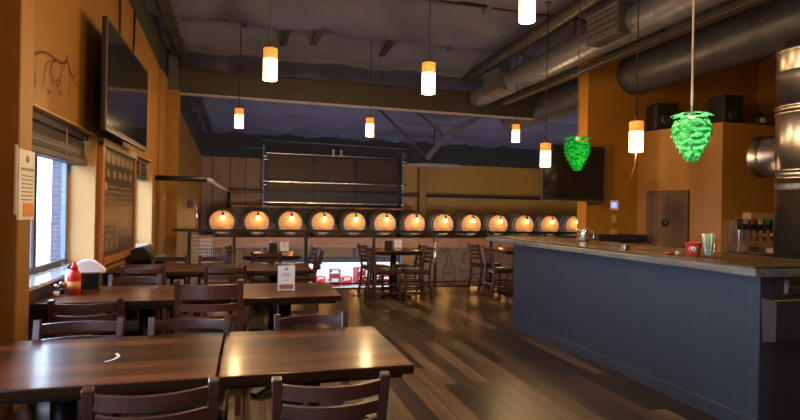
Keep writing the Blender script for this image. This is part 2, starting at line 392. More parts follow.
# ------------------------------------------------------------------ steel, ducts and pipes overhead
t = thing('steel_girder', 'long brown steel beam crossing under the roof from the left column', 'beam', (2.15, 9.95, 3.36))
bm = BM(); box(bm, -1.3, 5.66, 9.92, 9.98, 3.36, 3.78); obj('web', bm, M['steel_brown'], t, True)
bm = BM(); box(bm, -1.165, 5.66, 9.86, 10.04, 3.345, 3.362, .004); obj('bottom_flange', bm, M['steel_edge'], t, True)  # pale colour puts the light on the brown beam's lower lip into the flange
bm = BM(); box(bm, -1.3, 5.66, 9.83, 10.07, 3.765, 3.79, .004); obj('top_flange', bm, M['steel_brown'], t, True)
t = thing('end_plate', 'dark blue grey steel plate over the left column beside the beam', 'steel plate', (-1.26, 9.8, 3.4))
bm = BM(); box(bm, -1.34, -1.19, 9.79, 9.9, 3.4, 4.0, .004); obj('plate', bm, M['bartrim'], t, True)
def spiral(bm, p0, p1, r, pitch=.14):
    a, c = Vector(p0), Vector(p1); Ln = (c - a).length; d = (c - a) / Ln; n = int(Ln / pitch)
    pts, rr = [], []
    for i in range(n):
        s = i * pitch
        for ds, dr in ((0, 0), (pitch - .014, 0), (pitch - .008, 0), (pitch - .007, .0035), (pitch - .002, .0035), (pitch - .001, 0)):
            pts.append(a + d * (s + ds)); rr.append(r + dr)
    pts.append(c); rr.append(r); tube(bm, pts, rr, 32)
def duct(name, label, p0, p1, r, m, regs=()):
    lo = Vector(p0) + Vector((0, 0, -r)); t = thing(name, label, 'duct', lo)
    bm = BM(); spiral(bm, p0, p1, r); obj('pipe', bm, m, t, True)
    for (y0, y1, dx) in regs:
        z = p0[2]; x = p0[0]
        bm = BM(); box(bm, x - r - dx, x - r * .3, y0, y1, z - .16, z + .2, .008); g = obj('register', bm, M['duct_dark'], t, True)
        bm = BM(); 
        for k in range(4): box(bm, x - r - dx - .008, x - r - dx + .004, y0 + .03, y1 - .03, z - .12 + k * .075, z - .09 + k * .075)
        box(bm, x - r - dx - .012, x - r - dx + .002, y0, y1, z + .165, z + .2); box(bm, x - r - dx - .012, x - r - dx + .002, y0, y1, z - .16, z - .135)
        q = obj('grille', bm, M['steel_edge2'], t, True); q.parent = g
    for y in [p0[1] + .6 + k * 2.2 for k in range(int((p1[1] - p0[1]) / 2.2))]:
        bm = BM(); tube(bm, [(p0[0], y, p0[2] + r - .01), (p0[0], y, roofz(y) - .02)], .008, 6); obj('hanger_rod', bm, M['steel_brown'], t, True)
duct('spiral_duct', 'galvanized spiral duct with two square registers running over the bar front', (4.35, .8, 3.67), (4.35, 9.78, 3.67), .19, M['duct'], ((8.3, 8.95, .10), (5.25, 5.85, .10)))
duct('spiral_duct', 'wide dark spiral duct passing through the orange wall above the speakers', (6.2, 1.5, 3.76), (6.2, 11.9, 3.76), .34, M['duct_dark'])
duct('spiral_duct', 'thin dark duct slanting behind the registered duct near the roof', (4.05, 4.5, 4.1), (4.05, 9.7, 4.0), .10, M['steel_brown'])
t = thing('strut_channel', 'brown steel channel slung just under the registered duct', 'channel', (4.66, 5, 3.46))
bm = BM(); box(bm, 4.60, 4.73, 1.0, 9.3, 3.46, 3.54, .005); obj('channel', bm, M['steel_brown'], t, True)
for y in (2.2, 4.6, 7.0, 9.1):
    bm = BM(); tube(bm, [(4.66, y, 3.53), (4.66, y, roofz(y) - .02)], .008, 6); obj('hanger_rod', bm, M['steel_brown'], t, True)
def pipe(name, label, cat, pts, r, m, group=None, seg=8):
    bm = BM(); tube(bm, pts, r, seg); return solo(name, bm, m, label, cat, group)
pipe('roof_pipe', 'long slanting grey pipe under the roof between two amber pendants', 'pipe', [(3.31, 5.2, 4.42), (3.31, 7.18, 4.37), (3.36, 9.75, 4.22)], .035, M['duct'])
bm = BM(); bar(bm, [(-1.1, 4, 4.25), (-1.1, 7.47, 4.06), (-1.1, 16.4, 3.62)], .12, .10); solo('roof_angle', bm, M['steel_brown'], 'grey steel angle following the roof along the left wall', 'steel angle')
pipe('roof_conduit', 'thin grey conduit hanging under the roof above the nearest left pendant', 'pipe', [(-.1, 5.0, 4.5), (-.1, 9.7, 4.25)], .03, M['steel_brown'])
for i, (x, y, lab) in enumerate(((1.05, 7.6, 'dark roof strut over the middle of the room beside a thinner rod'), (2.25, 8.3, 'dark roof strut standing between the middle and right pendants'), (.55, 8.3, 'short dark roof strut right of the nearest left pendant'))):
    bm = BM(); bar(bm, [(x, y, roofz(y) - .2), (x - .06, y + 1.3, roofz(y + 1.3) - .26)], .1, .06); solo('roof_strut', bm, M['steel_brown'], lab, 'roof strut', 'struts under the roof')
# ceiling fan beyond the overhead door's track
t = thing('ceiling_fan', 'grey ceiling fan with a wide flat blade beyond the door track', 'fan', (5.0, 14.2, 2.7))
bm = BM()
for s in (0, PI):
    n = 9
    for k in range(n):
        pass
prf = [(.0, -.02), (.3, -.05), (.75, -.03), (.82, 0), (.75, .02), (.3, .03), (0, .035)]
lathe(bm, [(max(r, .001), z) for r, z in prf], 28); bmesh.ops.scale(bm, vec=(1.0, .55, 1), verts=bm.verts); obj('blade', bm, M['fanblade'], t)
bm = BM(); lathe(bm, [(.06, .02), (.06, .12), (.02, .16), (.02, roofz(14.2) - 2.72)], 12); obj('hub', bm, M['steel_brown'], t)
# pipe run from the left wall to the far wall and along it
t = thing('pipe_run', 'black pipe leaving the left wall, turning back and crossing the far wall', 'pipe', (-.6, 8.6, 1.8))
bm = BM(); tube(bm, [(WL, 8.75, 1.83), (-.6, 8.6, 1.82)], .04, 12); obj('black_pipe', bm, M['black'], t, True)
bm = BM(); tube(bm, [(-.62, 8.6, 1.82), (-.57, 8.9, 1.82), (-.58, 16.85, 1.9)], .035, 12); obj('silver_pipe', bm, M['steel_edge'], t, True)
bm = BM(); bar(bm, [(-.58, 16.85, 1.9), (12.7, 16.85, 1.92)], .08, .085); obj('far_pipe', bm, M['black'], t, True)
bm = BM(); tube(bm, [(-.56, 16.85, 1.9), (-.56, 16.85, 1.3)], .045, 10); obj('drop_pipe', bm, M['black'], t, True)
t = solo('ledge_strip', (lambda bm: (box(bm, -.46, 5.25, 16.7, 16.95, 1.42, 1.48, .01), bm)[1])(BM()), M['orangewood'], 'narrow tan ledge across the overhead door just above the lit barrels', 'ledge')

# ------------------------------------------------------------------ overhead glass door and outside
t = thing('overhead_door', 'half raised glass overhead door with chrome rails behind the barrels', 'overhead door', (2.6, YB, -.27))
yd = YB - .03
bm = BM()
for z in (3.02, 2.24, 1.60, .95): box(bm, .47, 4.78, yd - .03, yd + .03, z, z + .10, .004)
for x in (.47, 1.93, 3.27, 4.68): box(bm, x, x + .1, yd - .025, yd + .03, -.14, 3.1, .004)
for x in (.40, 4.76): box(bm, x, x + .1, yd + .005, yd + .028, -.27, 3.1)
obj('frame', bm, M['black'], t, True)
bm = BM()
for z in (3.10, 2.23, 1.59): box(bm, .5, 4.7, yd - .06, yd - .03, z - .02, z + .025, .006)
obj('chrome_rails', bm, M['chrome'], t, True)
bm = BM()
for i, (a, c) in enumerate(((.95, 1.6), (1.6, 2.24), (2.24, 3.02))):
    for x in (.57, 2.03, 3.37): box(bm, x, min(x + 1.36, 4.68), yd - .004, yd + .004, a + .1, c)
obj('panes', bm, M['pane'], t, True)
bm = BM(); box(bm, .57, 4.68, yd - .01, yd + .02, -.12, .95); obj('solid_panel', bm, M['pink'], t, True)
bm = BM(); box(bm, .45, 4.8, yd - .05, yd + .03, -.28, -.12, .008); obj('bottom_seal', bm, M['black'], t, True)
for x in (.40, 4.83):
    bm = BM(); box(bm, x, x + .055, yd - .12, yd - .05, -1.3, 3.35, .006); tr = obj('track', bm, M['duct'], t, True)
    for z in (3.0, 2.9, 2.24, 2.12, 1.6, 1.48, .9):
        bm = BM(); tube(bm, [(x - .04, yd - .13, z), (x + .16, yd - .13, z)], .035, 8); q = obj('roller', bm, M['chrome'], t, True); q.parent = tr
bm = BM(); tube(bm, [(-.2, yd - .15, 3.22), (.5, yd - .15, 3.22)], .018, 8); tube(bm, [(.4, yd - .15, 3.48), (5.0, yd - .15, 3.42)], .018, 8); obj('torsion_rod', bm, M['duct'], t, True)
for x in (2.5, 2.75, 4.85):
    bm = BM(); box(bm, x, x + .1, yd - .2, yd - .05, 3.12, 3.3, .01); obj('bracket', bm, M['chrome'], t, True)
bm = BM(); box(bm, -60, 80, YB + .26, 90, -1.6, -1.32); struct('ground_outside', bm, M['concrete'])
bm = BM(); box(bm, -60, -1.9, -30, YB + .25, -.75, -.5); struct('ground_side', bm, M['concrete'])
bm = BM(); box(bm, -1.705, -1.604, 5.492, 7.05, -.5, 3.2); struct('wall_outside_brick', bm, M['brick'])
t = thing('white_kiosk', 'white kiosk with a lavender door standing outside the raised door', 'kiosk', (4, 21, -1.32))
bm = BM(); box(bm, 1.3, 7.5, 20.5, 22.6, -1.32, 1.4, .05); obj('body', bm, M['whitegloss'], t, True)
bm = BM(); box(bm, 2.05, 2.65, 20.47, 20.5, -.55, .4, .01); obj('door', bm, M['lav'], t, True)
cr = 0
for i, x in enumerate((1.3, 1.75, 2.5, 3.0, 3.45, 4.0, 4.3, 4.9)):
    for k in range(1 + (i * 7) % 2):
        t = thing('drink_crate', '%s crate outside the raised door, %s' % (('red', 'dark red')[i % 2], ('by the left track', 'next to the left track', 'under the lavender door', 'right of the lavender door', 'in the middle', 'right of the middle', 'behind the seats', 'by the right track')[i] + (', on top' if k else ', on the ground')), 'crate', (x, 18.9 + .25 * (i % 3), -1.32 + k * .31), .2 * (i % 3), 'red crates outside')
        bm = BM(); box(bm, -.19, .19, -.15, .15, 0, .05); 
        for a in (-.19, .17): box(bm, a, a + .02, -.15, .15, .05, .3)
        for a in (-.15, .13): box(bm, -.17, .17, a, a + .02, .05, .13); box(bm, -.17, .17, a, a + .02, .2, .3)
        obj('crate', bm, M['red'] if i % 2 == 0 else M['darkred'], t)
        bm = BM(); box(bm, -.12, .12, -.156, -.15, .21, .29); obj('panel', bm, M['white'], t)

# ------------------------------------------------------------------ barrels on their shelf
t = thing('barrel_shelf', 'long reddish plank shelf carrying the row of lit barrels', 'shelf', (5, 16.4, .26))
bm = BM(); box(bm, -1.3, 12.0, 16.2, 16.9, .50, .55, .008); obj('top_board', bm, M['shelf'], t, True)
bm = BM()
for k in range(4): box(bm, -1.3, 12.0, 16.2, 16.23, .245 + k * .066, .302 + k * .066, .006)
box(bm, -1.3, 12.0, 16.225, 16.24, .25, .5); obj('front_boards', bm, M['shelf'], t, True)
for x in (-1.1, 1.2, 3.6, 5.9, 8.2, 10.5):
    bm = BM(); box(bm, x, x + .08, 16.24, 16.9, .30, .5); obj('bracket', bm, M['black'], t, True)
bm = BM(); box(bm, 5.5, 12, 16.6, 16.99, -1.3, .27); struct('trim_12', bm, M['panelbrown'])
def barrel_proto():
    t = thing('oak_barrel', '', 'barrel', (0, 0, 0)); z = .44
    r = lambda y: .425 - .09 * ((y - .15) / .6) ** 2
    ys = [-.45 + .08 * k for k in range(12)]
    bm = BM(); lathe(bm, [(r(-.45) - .03, -.41), (r(-.45) - .03, -.45)] + [(r(y), y) for y in ys] + [(r(.43) - .03, .43)], 32, (0, 0, z), 'Y'); st = obj('staves', bm, M['barrel'], t)
    bm = BM(); lathe(bm, [(.001, -.432), (r(-.45) - .025, -.432), (r(-.45) - .025, -.40), (.001, -.40)], 32, (0, 0, z), 'Y', False); hd = obj('barrel_head', bm, M['head'], t)
    for y in (-.42, -.27, -.08):
        bm = BM(); lathe(bm, [(r(y) + .001, y), (r(y) + .006, y), (r(y + .05) + .006, y + .05), (r(y + .05) + .001, y + .05)], 32, (0, 0, z), 'Y'); obj('hoop', bm, M['hoop'], t)
    # bulb on a short arm from the top of the barrel
    bm = BM(); tube(bm, [(0, -.40, z + .345), (.0, -.5, z + .33), (.02, -.55, z + .27)], .012, 8); obj('lamp_arm', bm, M['black'], t)
    bm = BM(); lathe(bm, [(.02, 0), (.036, .01), (.036, .07), (.02, .085)], 12, (.03, -.55, z + .18)); obj('socket', bm, M['black'], t)
    bm = BM(); lathe(bm, [(.001, -.115), (.03, -.105), (.05, -.075), (.052, -.05), (.03, -.01), (.022, 0)], 14, (.03, -.55, z + .185)); obj('bulb', bm, M['bulb'], t)
    # small burnt stamp low on the head
    bm = BM()
    for a in (-.1, -.06, 0, .05, .1): box(bm, a - .012, a + .012, -.436, -.431, z - .2 + abs(a) * .4, z - .165 + abs(a) * .3)
    q = obj('stamp', bm, M['ink'], t); q.parent = hd
    light('lamp', (.03, -.62, z + .09), 3.4, (1, .44, .11), .05, t)
    return t
places = ('under the bend of the silver pipe, leftmost of the row', 'just left of the overhead door track', 'just right of the left door track', 'third pane gap from the left track', 'below the left door mullion', 'below the right door mullion', 'just left of the right door track', 'right of the orange post', 'second to the right of the orange post', 'above the leftmost chair at the bar end', 'above the end of the bar counter', 'left of the steel pitcher and under the television edge', 'closest to the steel pitcher, rightmost of the row')
proto = barrel_proto()
for i in range(13):
    loc = (-.71 + .96 * i, 16.48, .553)
    lab = 'lit oak barrel, ' + places[i]
    if i == 0: o = proto; o.location = loc; o['label'] = lab; o['group'] = 'lit barrels on the shelf'
    else: dup(proto, loc, 0, lab, 'lit barrels on the shelf')

# ------------------------------------------------------------------ guard rail
t = thing('guard_rail', 'black steel guard rail along the edge of the raised floor', 'railing', (2.5, 9.3, 0))
bm = BM(); box(bm, -1.17, 6.9, 9.275, 9.325, 1.0, 1.045, .006); obj('top_rail', bm, M['black'], t, True)
bm = BM(); box(bm, -1.17, 6.9, 9.285, 9.315, .09, .115, .004); obj('bottom_rail', bm, M['black'], t, True)
for x in (-.91, -.21, .97, 2.17, 4.45, 5.6, 6.8):
    bm = BM(); box(bm, x - .025, x + .025, 9.277, 9.323, 0, 1.0, .004); obj('post', bm, M['black'], t, True)
bm = BM(); tube(bm, [(3.33, 9.3, 0), (3.33, 9.3, 1.0)], .035, 12); obj('post', bm, M['chrome'], t, True)['label'] = 'bright steel post'
t = thing('wire_panel', 'bright wire mesh panel filling the guard rail by the left column', 'wire mesh', (-.75, 9.36, .1))
bm = BM()
for k in range(12): tube(bm, [(-.88 + k * .03, 9.36, .1), (-.88 + k * .03, 9.36, .95)], .003, 5)
for k in range(14): tube(bm, [(-.88, 9.36, .12 + k * .062), (-.54, 9.36, .12 + k * .062)], .003, 5)
obj('wires', bm, M['white'], t, True)
bm = BM()
for a in (-.9, -.55): box(bm, a, a + .02, 9.35, 9.37, .05, .97)
obj('frame', bm, M['duct'], t, True)

# ------------------------------------------------------------------ left wall things
def television(name, label, loc, w, h, rz, arm):
    t = thing(name, label, 'television', loc, rz)   # faces local -Y
    bm = BM(); box(bm, -w / 2, w / 2, 0, .04, 0, h, .008, seg=2); obj('casing', bm, M['blackmatte'], t)
    bm = BM(); box(bm, -w / 2 + .035, w / 2 - .035, -.004, .002, .05, h - .035); obj('screen', bm, M['gloss_black'], t)
    bm = BM()
    box(bm, -w / 2, w / 2, -.006, .004, 0, .012); box(bm, -w / 2, -w / 2 + .012, -.006, .004, 0, h); box(bm, w / 2 - .012, w / 2, -.006, .004, 0, h)
    obj('bezel_edge', bm, M['steel_edge2'], t)
    bm = BM(); box(bm, -.2 + arm[1], .2 + arm[1], .04, .09, h * .3, h * .7, .004); box(bm, -.05 + arm[1], .05 + arm[1], .09, arm[0], h * .4, h * .6, .004); obj('wall_mount', bm, M['black'], t)
    return t
# wide television on the left wall (facing +x)
TVY = (4.93, 6.80)
television('wall_television', 'large dark flat television mounted high on the left orange wall', (-1.15, sum(TVY) / 2, 2.03), TVY[1] - TVY[0], .94, PI / 2, (.2, 0))
pipe('tv_cable', 'black cable running up the wall above the left television, nearer the camera', 'cable', [(-1.32, 6.2, 2.9), (-1.32, 6.15, 3.72)], .012, M['black'], None, 6)
pipe('tv_cable', 'black cable running up the wall above the left television, farther along', 'cable', [(-1.32, 6.85, 2.9), (-1.32, 6.9, 3.68)], .012, M['black'], None, 6)
# menu board
t = thing('menu_board', 'tall dark printed menu board with orange frame on the left wall', 'menu board', (WL, 6.35, .78))
bm = BM(); box(bm, WL, WL + .03, 5.63, 7.05, .8, 1.97, .004); obj('panel', bm, M['board'], t, True)
bm = BM(); box(bm, WL, WL + .045, 5.56, 5.64, .78, 2.0, .004); box(bm, WL, WL + .045, 7.04, 7.09, .78, 2.0, .004); obj('side_frames', bm, M['orangewood'], t, True)
bm = BM(); box(bm, WL, WL + .05, 5.56, 7.1, 1.96, 2.035, .004); obj('top_trim', bm, M['tantrim'], t, True)
bm = BM(); box(bm, WL, WL + .06, 5.6, 7.09, .83, .90, .004); obj('bottom_rail', bm, M['orangewood'], t, True)
bm = BM(); x = WL + .03
for k in range(6): box(bm, x, x + .003, 5.72 + k * .21, 5.88 + k * .21, 1.82, 1.91)
for k in range(5): box(bm, x, x + .003, 5.74 + k * .25, 5.88 + k * .25, 1.68, 1.75)
for q in range(2):
    for k in range(11): box(bm, x, x + .003, 5.72 + q * .62, 6.2 + q * .62 + .1 * math.sin(k * 2.1), 1.58 - k * .05, 1.595 - k * .05)
for q in range(3):
    for k in range(2): box(bm, x, x + .003, 5.72 + q * .2, 5.87 + q * .2, 1.15 + k * .15 - .2, 1.25 + k * .15 - .2)
obj('print', bm, M['boardprint'], t, True)
bm = BM(); box(bm, x, x + .004, 5.7, 5.76, 1.55, 1.62); obj('small_tag', bm, M['tantrim'], t, True)
# hop vine drawing on the wall
def ribbon(bm, pts, w, axis_x):
    for a, c in zip(pts, pts[1:]):
        a, c = Vector(a), Vector(c); d = c - a
        if d.length < 1e-5: continue
        n = Vector((-d.y, d.x)).normalized() * w / 2
        q = [(a + n), (a - n), (c - n), (c + n)]
        bm.faces.new([bm.verts.new(axis_x(p)) for p in q])
def smooth(pts, n=8):
    out = []
    P = [Vector(p) for p in pts]; P = [2 * P[0] - P[1]] + P + [2 * P[-1] - P[-2]]
    for i in range(1, len(P) - 2):
        for k in range(n):
            s = k / n; a, b_, c, d = P[i - 1:i + 3]
            out.append(.5 * ((2 * b_) + (c - a) * s + (2 * a - 5 * b_ + 4 * c - d) * s * s + (3 * b_ - a - 3 * c + d) * s ** 3))
    out.append(P[-2]); return out
def ray(px, py):
    u = px - 400; v = py - 210; u2 = u * math.cos(R) + v * math.sin(R); v2 = -u * math.sin(R) + v * math.cos(R)
    return ((u2 * math.cos(TH) + F * math.sin(TH)), (-u2 * math.sin(TH) + F * math.cos(TH)), -(v2 - .8))
def onback3(px, py, y): r = ray(px, py); k = y / r[1]; return (r[0] * k, y, 1.4 + r[2] * k)
def onback(px, py, y=16.595): r = ray(px, py); k = y / r[1]; return (r[0] * k, 1.4 + r[2] * k)
def onwall(px, py, x=WL): r = ray(px, py); k = x / r[0]; return (r[1] * k, 1.4 + r[2] * k)
t = thing('vine_drawing', 'dark curling hop vine drawn on the wall above the near window', 'wall drawing', (WL, 4.8, 2.3))
for w, pts in ((.02, [(34, 54), (41, 52), (48, 54), (56, 60), (61, 63), (66, 61), (67, 55)]), (.010, [(56, 60), (48, 62), (45, 68), (44, 78), (42, 86)]), (.009, [(55, 61), (51, 66), (50, 74), (53, 79), (51, 83)]),
               (.009, [(66, 61), (63, 66), (61, 74), (60, 82)]), (.009, [(67, 60), (70, 70), (73, 76), (76, 74), (75, 69)]), (.009, [(67, 61), (69, 74), (69, 90), (67, 96)]), (.009, [(69, 72), (76, 84), (82, 92), (88, 106)]),
               (.009, [(83, 94), (86, 100), (84, 108)]), (.01, [(57, 79), (60, 82), (57, 86), (55, 83), (57, 80)]), (.01, [(34, 74), (35, 80), (34, 86)]), (.01, [(46, 90), (50, 92), (47, 94)]), (.01, [(57, 90), (61, 93), (58, 96)])):
    bm = BM(); ribbon(bm, [onwall(*p) for p in smooth(pts)], w, lambda p: (WL + .003, p[0], p[1])); obj('vine_stroke', bm, M['ink'], t, True)
# paper sign held on the pilaster
t = thing('hanging_sign', 'white paper sign with an orange picture hung on the left pilaster', 'sign', (-1.16, 3.36, 1.33))
bm = BM(); box(bm, -1.205, -1.192, 3.345, 3.56, 1.31, 1.70, .002); box(bm, -1.215, -1.20, 3.338, 3.346, 1.34, 1.72, .002); obj('sheet', bm, M['white'], t, True)
bm = BM()
for k in range(7): box(bm, -1.192, -1.190, 3.38, 3.53, 1.42 + k * .022, 1.427 + k * .022)
box(bm, -1.192, -1.190, 3.37, 3.54, 1.585, 1.6)
lathe(bm, [(.001, 0), (.022, 0), (.022, .002), (.001, .002)], 12, (-1.192, 3.455, 1.65), 'X'); obj('printed_lines', bm, M['grey_print'], t, True)
bm = BM(); box(bm, -1.192, -1.189, 3.4, 3.54, 1.33, 1.405); obj('picture', bm, M['orange_print'], t, True)
bm = BM(); box(bm, WL + .05, WL + .06, 9.28, 9.35, 1.5, 1.6, .003); solo('light_switch', bm, M['almond'], 'small pale switch plate on the left wall near the black pipe', 'switch plate')
t = thing('black_cabinet', 'low black cabinet with a rounded lid standing under the menu board', 'cabinet', (-1.1, 6.85, 0))
bm = BM(); box(bm, -1.33, -.92, 6.75, 7.15, 0, .80, .01); obj('body', bm, M['chalkbox'], t, True)
bm = BM(); tube(bm, [(-1.20, 6.76, .80), (-1.20, 7.14, .80)], .12, 20); obj('lid', bm, M['chalkbox'], t, True)
bm = BM(); box(bm, -1.3, -.95, 6.738, 6.75, .3, .78, .003); obj('front_panel', bm, M['gloss_black'], t, True)
t = thing('wall_lamp', 'small dark lamp on a bent stem on the far left wall', 'lamp', (WL, 13.3, 1.0))
bm = BM(); tube(bm, [(WL, 13.3, 1.45), (WL + .15, 13.3, 1.45), (WL + .2, 13.3, 1.35), (WL + .2, 13.3, .9)], .02, 8); obj('stem', bm, M['chrome'], t, True)
bm = BM(); box(bm, WL, WL + .12, 13.2, 13.4, 1.38, 1.55, .01); obj('box', bm, M['steel_brown'], t, True)
for p, q, lab in (((374, 104), (425, 155), 'thin brace rod left of the bent knee brace, slanting down to the fan'), ((406, 102), (444, 136), 'thin brace rod slanting down to the bend of the knee brace')):
    pipe('brace_rod', lab, 'brace', [onback3(*p, 13.25), onback3(*q, 13.25)], .03, M['steel_brown'], 'thin brace rods')
bm = BM(); bar(bm, [onback3(*p, 13.2) for p in ((427, 158), (445, 137), (508, 99))], .12, .13); solo('knee_brace', bm, M['steel_edge2'], 'bent grey brown steel knee brace right of the fan beyond the beam', 'brace')
# chalk drawings on the far wall under the barrels
t = thing('bottle_drawing', 'dark drawing of a bottle and scrolls on the panel below the barrels', 'wall drawing', (7.5, 16.6, -.9))
for pts in ([(443, 284), (443, 270), (447, 263), (447, 255), (451, 255), (451, 263), (455, 270), (455, 284), (443, 284)], [(444, 273), (454, 273)], [(444, 281), (454, 281)], [(447, 252), (443, 246)], [(448, 252), (447, 244)], [(449, 252), (452, 245)], [(446, 253), (441, 250)],
            [(463, 254), (467, 252), (463, 256), (463, 263), (466, 264)], [(468, 253), (473, 252)], [(470, 253), (470, 264)], [(460, 260), (466, 259)], [(463, 284), (466, 279), (470, 278), (474, 282), (475, 287)], [(458, 268), (462, 272), (466, 270), (472, 272)], [(456, 246), (462, 244), (466, 246)]):
    bm = BM(); ribbon(bm, [onback(*p) for p in pts], .03, lambda p: (p[0], 16.595, p[1])); obj('drawn_line', bm, M['ink'], t, True)

# ------------------------------------------------------------------ tables
def table_mesh(w, d):
    t = thing('dining_table', '', 'table', (0, 0, 0))
    bm = BM(); box(bm, -w / 2, w / 2, -d / 2, d / 2, .722, .762, .006, seg=2); obj('table_top', bm, M['table'], t)
    bm = BM(); box(bm, -w / 2 + .04, w / 2 - .04, -d / 2 + .04, d / 2 - .04, .70, .722); obj('underframe', bm, M['black'], t)
    bm = BM(); lathe(bm, [(.05, .03), (.05, .70)], 20); box(bm, -.18, .18, -.18, .18, .685, .70); obj('column', bm, M['black'], t)
    bm = BM()
    for k in range(4):
        a = PI / 4 + k * PI / 2; c, s = math.cos(a), math.sin(a)
        bar(bm, [(0, 0, .05), (.18 * c, .18 * s, .045), (.33 * c, .33 * s, .02)], .06, .035)
    lathe(bm, [(.08, .012), (.08, .05), (.05, .07)], 16); obj('base', bm, M['black'], t)
    return t
protoS = table_mesh(.775, .76); protoL = table_mesh(1.22, .76)
used = {}
def table(kind, x, y, label, group=None, rz=0):
    p = {'S': protoS, 'L': protoL}[kind]
    if kind not in used: used[kind] = 1; p.location = (x, y, 0); p.rotation_euler.z = rz; p['label'] = label; o = p
    else: o = dup(p, (x, y, 0), rz, label)
    o['group'] = 'wood topped dining tables'; return o
table('S', .29, 2.5, 'square wood table closest to the camera, right half of the nearest row')
table('L', -.715, 2.5, 'long wood table closest to the camera reflecting the window')
table('S', .295, 4.32, 'square wood table holding one upright card, right of the reddish chair')
table('L', -.71, 4.32, 'long wood table under the near window carrying ketchup and napkins')
table('S', .285, 6.04, 'square wood table in the third row from the camera, right half')
table('L', -.72, 6.04, 'long wood table beside the menu board in the third row from the camera')
table('S', .33, 7.75, 'square wood table with black caddy in the fourth row, near the railing')
table('S', 2.30, 8.45, 'square wood table standing alone by the railing, four chairs around it')
table('S', 4.55, 8.5, 'square wood table half hidden beyond the far end of the bar')

# ------------------------------------------------------------------ chairs
def make_chair(wood, tall=False):
    t = thing('ladderback_chair', '', 'chair', (0, 0, 0))     # faces +Y
    bm = BM(); box(bm, -.205, .205, -.19, .21, .435, .475, .018, seg=3)
    for f_ in bm.faces: f_.smooth = True
    obj('seat', bm, M['seat'], t)
    bm = BM(); box(bm, -.19, .19, -.19, .19, .40, .437, .004); obj('seat_frame', bm, wood, t)
    for s in (-1, 1):
        bm = BM(); bar(bm, [(s * .178, -.25, 0), (s * .18, -.215, .25), (s * .182, -.2, .46), (s * .180, -.225, .62), (s * .183, -.268, .80), (s * .184, -.275, .835)], .034, .034)
        bmesh.ops.bevel(bm, geom=[e for e in bm.edges], offset=.004, segments=1, affect='EDGES'); obj('back_post', bm, wood, t)
        bm = BM(); bar(bm, [(s * .185, .185, 0), (s * .18, .18, .42)], .036, .036); obj('leg', bm, wood, t)
    def slat(z, h, back, name):
        bm = BM(); n = 12; pts = []
        for k in range(n + 1):
            u = k / n * 2 - 1; pts.append((u * .178, back - .06 * (1 - u * u), z))
        sweep(bm, pts, [(-.009, -h / 2), (.009, -h / 2), (.009, h / 2), (-.009, h / 2)], False); obj(name, bm, wood, t)
    if tall: slat(.765, .082, -.255, 'top_rail'); slat(.667, .042, -.238, 'slat'); slat(.595, .042, -.222, 'slat')
    else: slat(.787, .048, -.262, 'top_rail'); slat(.718, .042, -.247, 'slat'); slat(.650, .042, -.232, 'slat'); slat(.582, .042, -.218, 'slat')
    for z, y in ((.16, .183), (.22, -.225)):
        bm = BM(); bar(bm, [(-.18, y, z), (.18, y, z)], .02, .026); obj('stretcher', bm, wood, t)
    for s in (-1, 1):
        for z in (.12, .25):
            bm = BM(); bar(bm, [(s * .18, -.22, z), (s * .18, .18, z)], .02, .024); obj('stretcher', bm, wood, t)
    return t
chA = make_chair(M['chair']); chR = make_chair(M['chair_red'], True)
first = {}
def chair(x, y, rz, label, kind='A', scale=1.0, jit=0):
    p = chA if kind == 'A' else chR
    lab = label
    if kind not in first: first[kind] = 1; p.location = (x, y, 0); p.rotation_euler = (0, 0, rz); p['label'] = lab; p.scale = (scale,) * 3; o = p
    else: o = dup(p, (x, y, 0), rz, lab, None, scale)
    o['group'] = 'ladder back dining chairs'; return o
# (x of seat, y of seat, rotation)
chair(-.29, 2.13, .03, 'dark ladder back chair closest to the camera, at the seam of the two near tables')
chair(.30, 2.09, -.05, 'dark ladder back chair closest to the camera, tucked under the right near table')
chair(-.79, 2.73, PI + .02, 'dark chair across the near table, right beside the left pilaster')
chair(-.285, 2.69, PI - .03, 'dark chair across the near table, in front of the reddish chair')
chair(.36, 2.67, PI + .06, 'dark chair across the near table, alone behind its right half')
chair(-.93, 3.88, .02, 'dark chair with shiny top slats by the near window sill', 'A', 1.0)
chair(-.215, 4.06, -.08, 'reddish brown wide ladder back chair at the second row of tables', 'R', 1.10)
chair(-.88, 4.56, PI, 'dark chair with bluish top rail behind the napkin holder')
chair(-.92, 5.82, -.1, 'dark chair near the black cabinet, its back to the camera')
chair(-.22, 5.80, .08, 'dark chair directly beyond the reddish chair, its back to the camera')
chair(-.86, 6.42, PI, 'dark chair beyond the third row table, left of the wire mesh panel')
chair(-.35, 6.42, PI, 'dark chair beyond the third row table, right of the wire mesh panel')
chair(.245, 7.50, 0, 'dark chair with broad top rail in front of the black caddy, back to the camera')
chair(.0, 7.82, -PI / 2 + .1, 'dark chair seen from the side at the left of the fourth row table')
chair(.0, 8.35, -PI / 2 - .15, 'dark side facing chair closest to the railing, left of the fourth row table')
chair(.72, 7.60, PI / 2 - .1, 'dark side facing chair at the right of the fourth row table')
chair(.72, 8.12, PI / 2 + .15, 'dark side facing chair at the right of the fourth row table, closer to the railing')
chair(2.12, 8.22, -PI / 2, 'dark chair at the lone railing table, left side and nearer the camera')
chair(2.10, 8.78, -PI / 2 + .1, 'dark chair at the lone railing table, left side and against the railing')
chair(2.57, 8.18, PI / 2, 'dark chair at the lone railing table, right side and nearer the camera')
chair(2.60, 8.75, PI / 2 - .1, 'dark chair at the lone railing table, right side beside the steel post')
chair(4.21, 9.0, -PI / 2 + .1, 'dark chair beyond the bar end, against the drawing wall')
chair(4.10, 8.15, -PI / 2 - .05, 'dark chair beyond the bar end, touching the bar in the picture plane'.replace(', touching the bar in the picture plane', ', partly covered by the counter'))

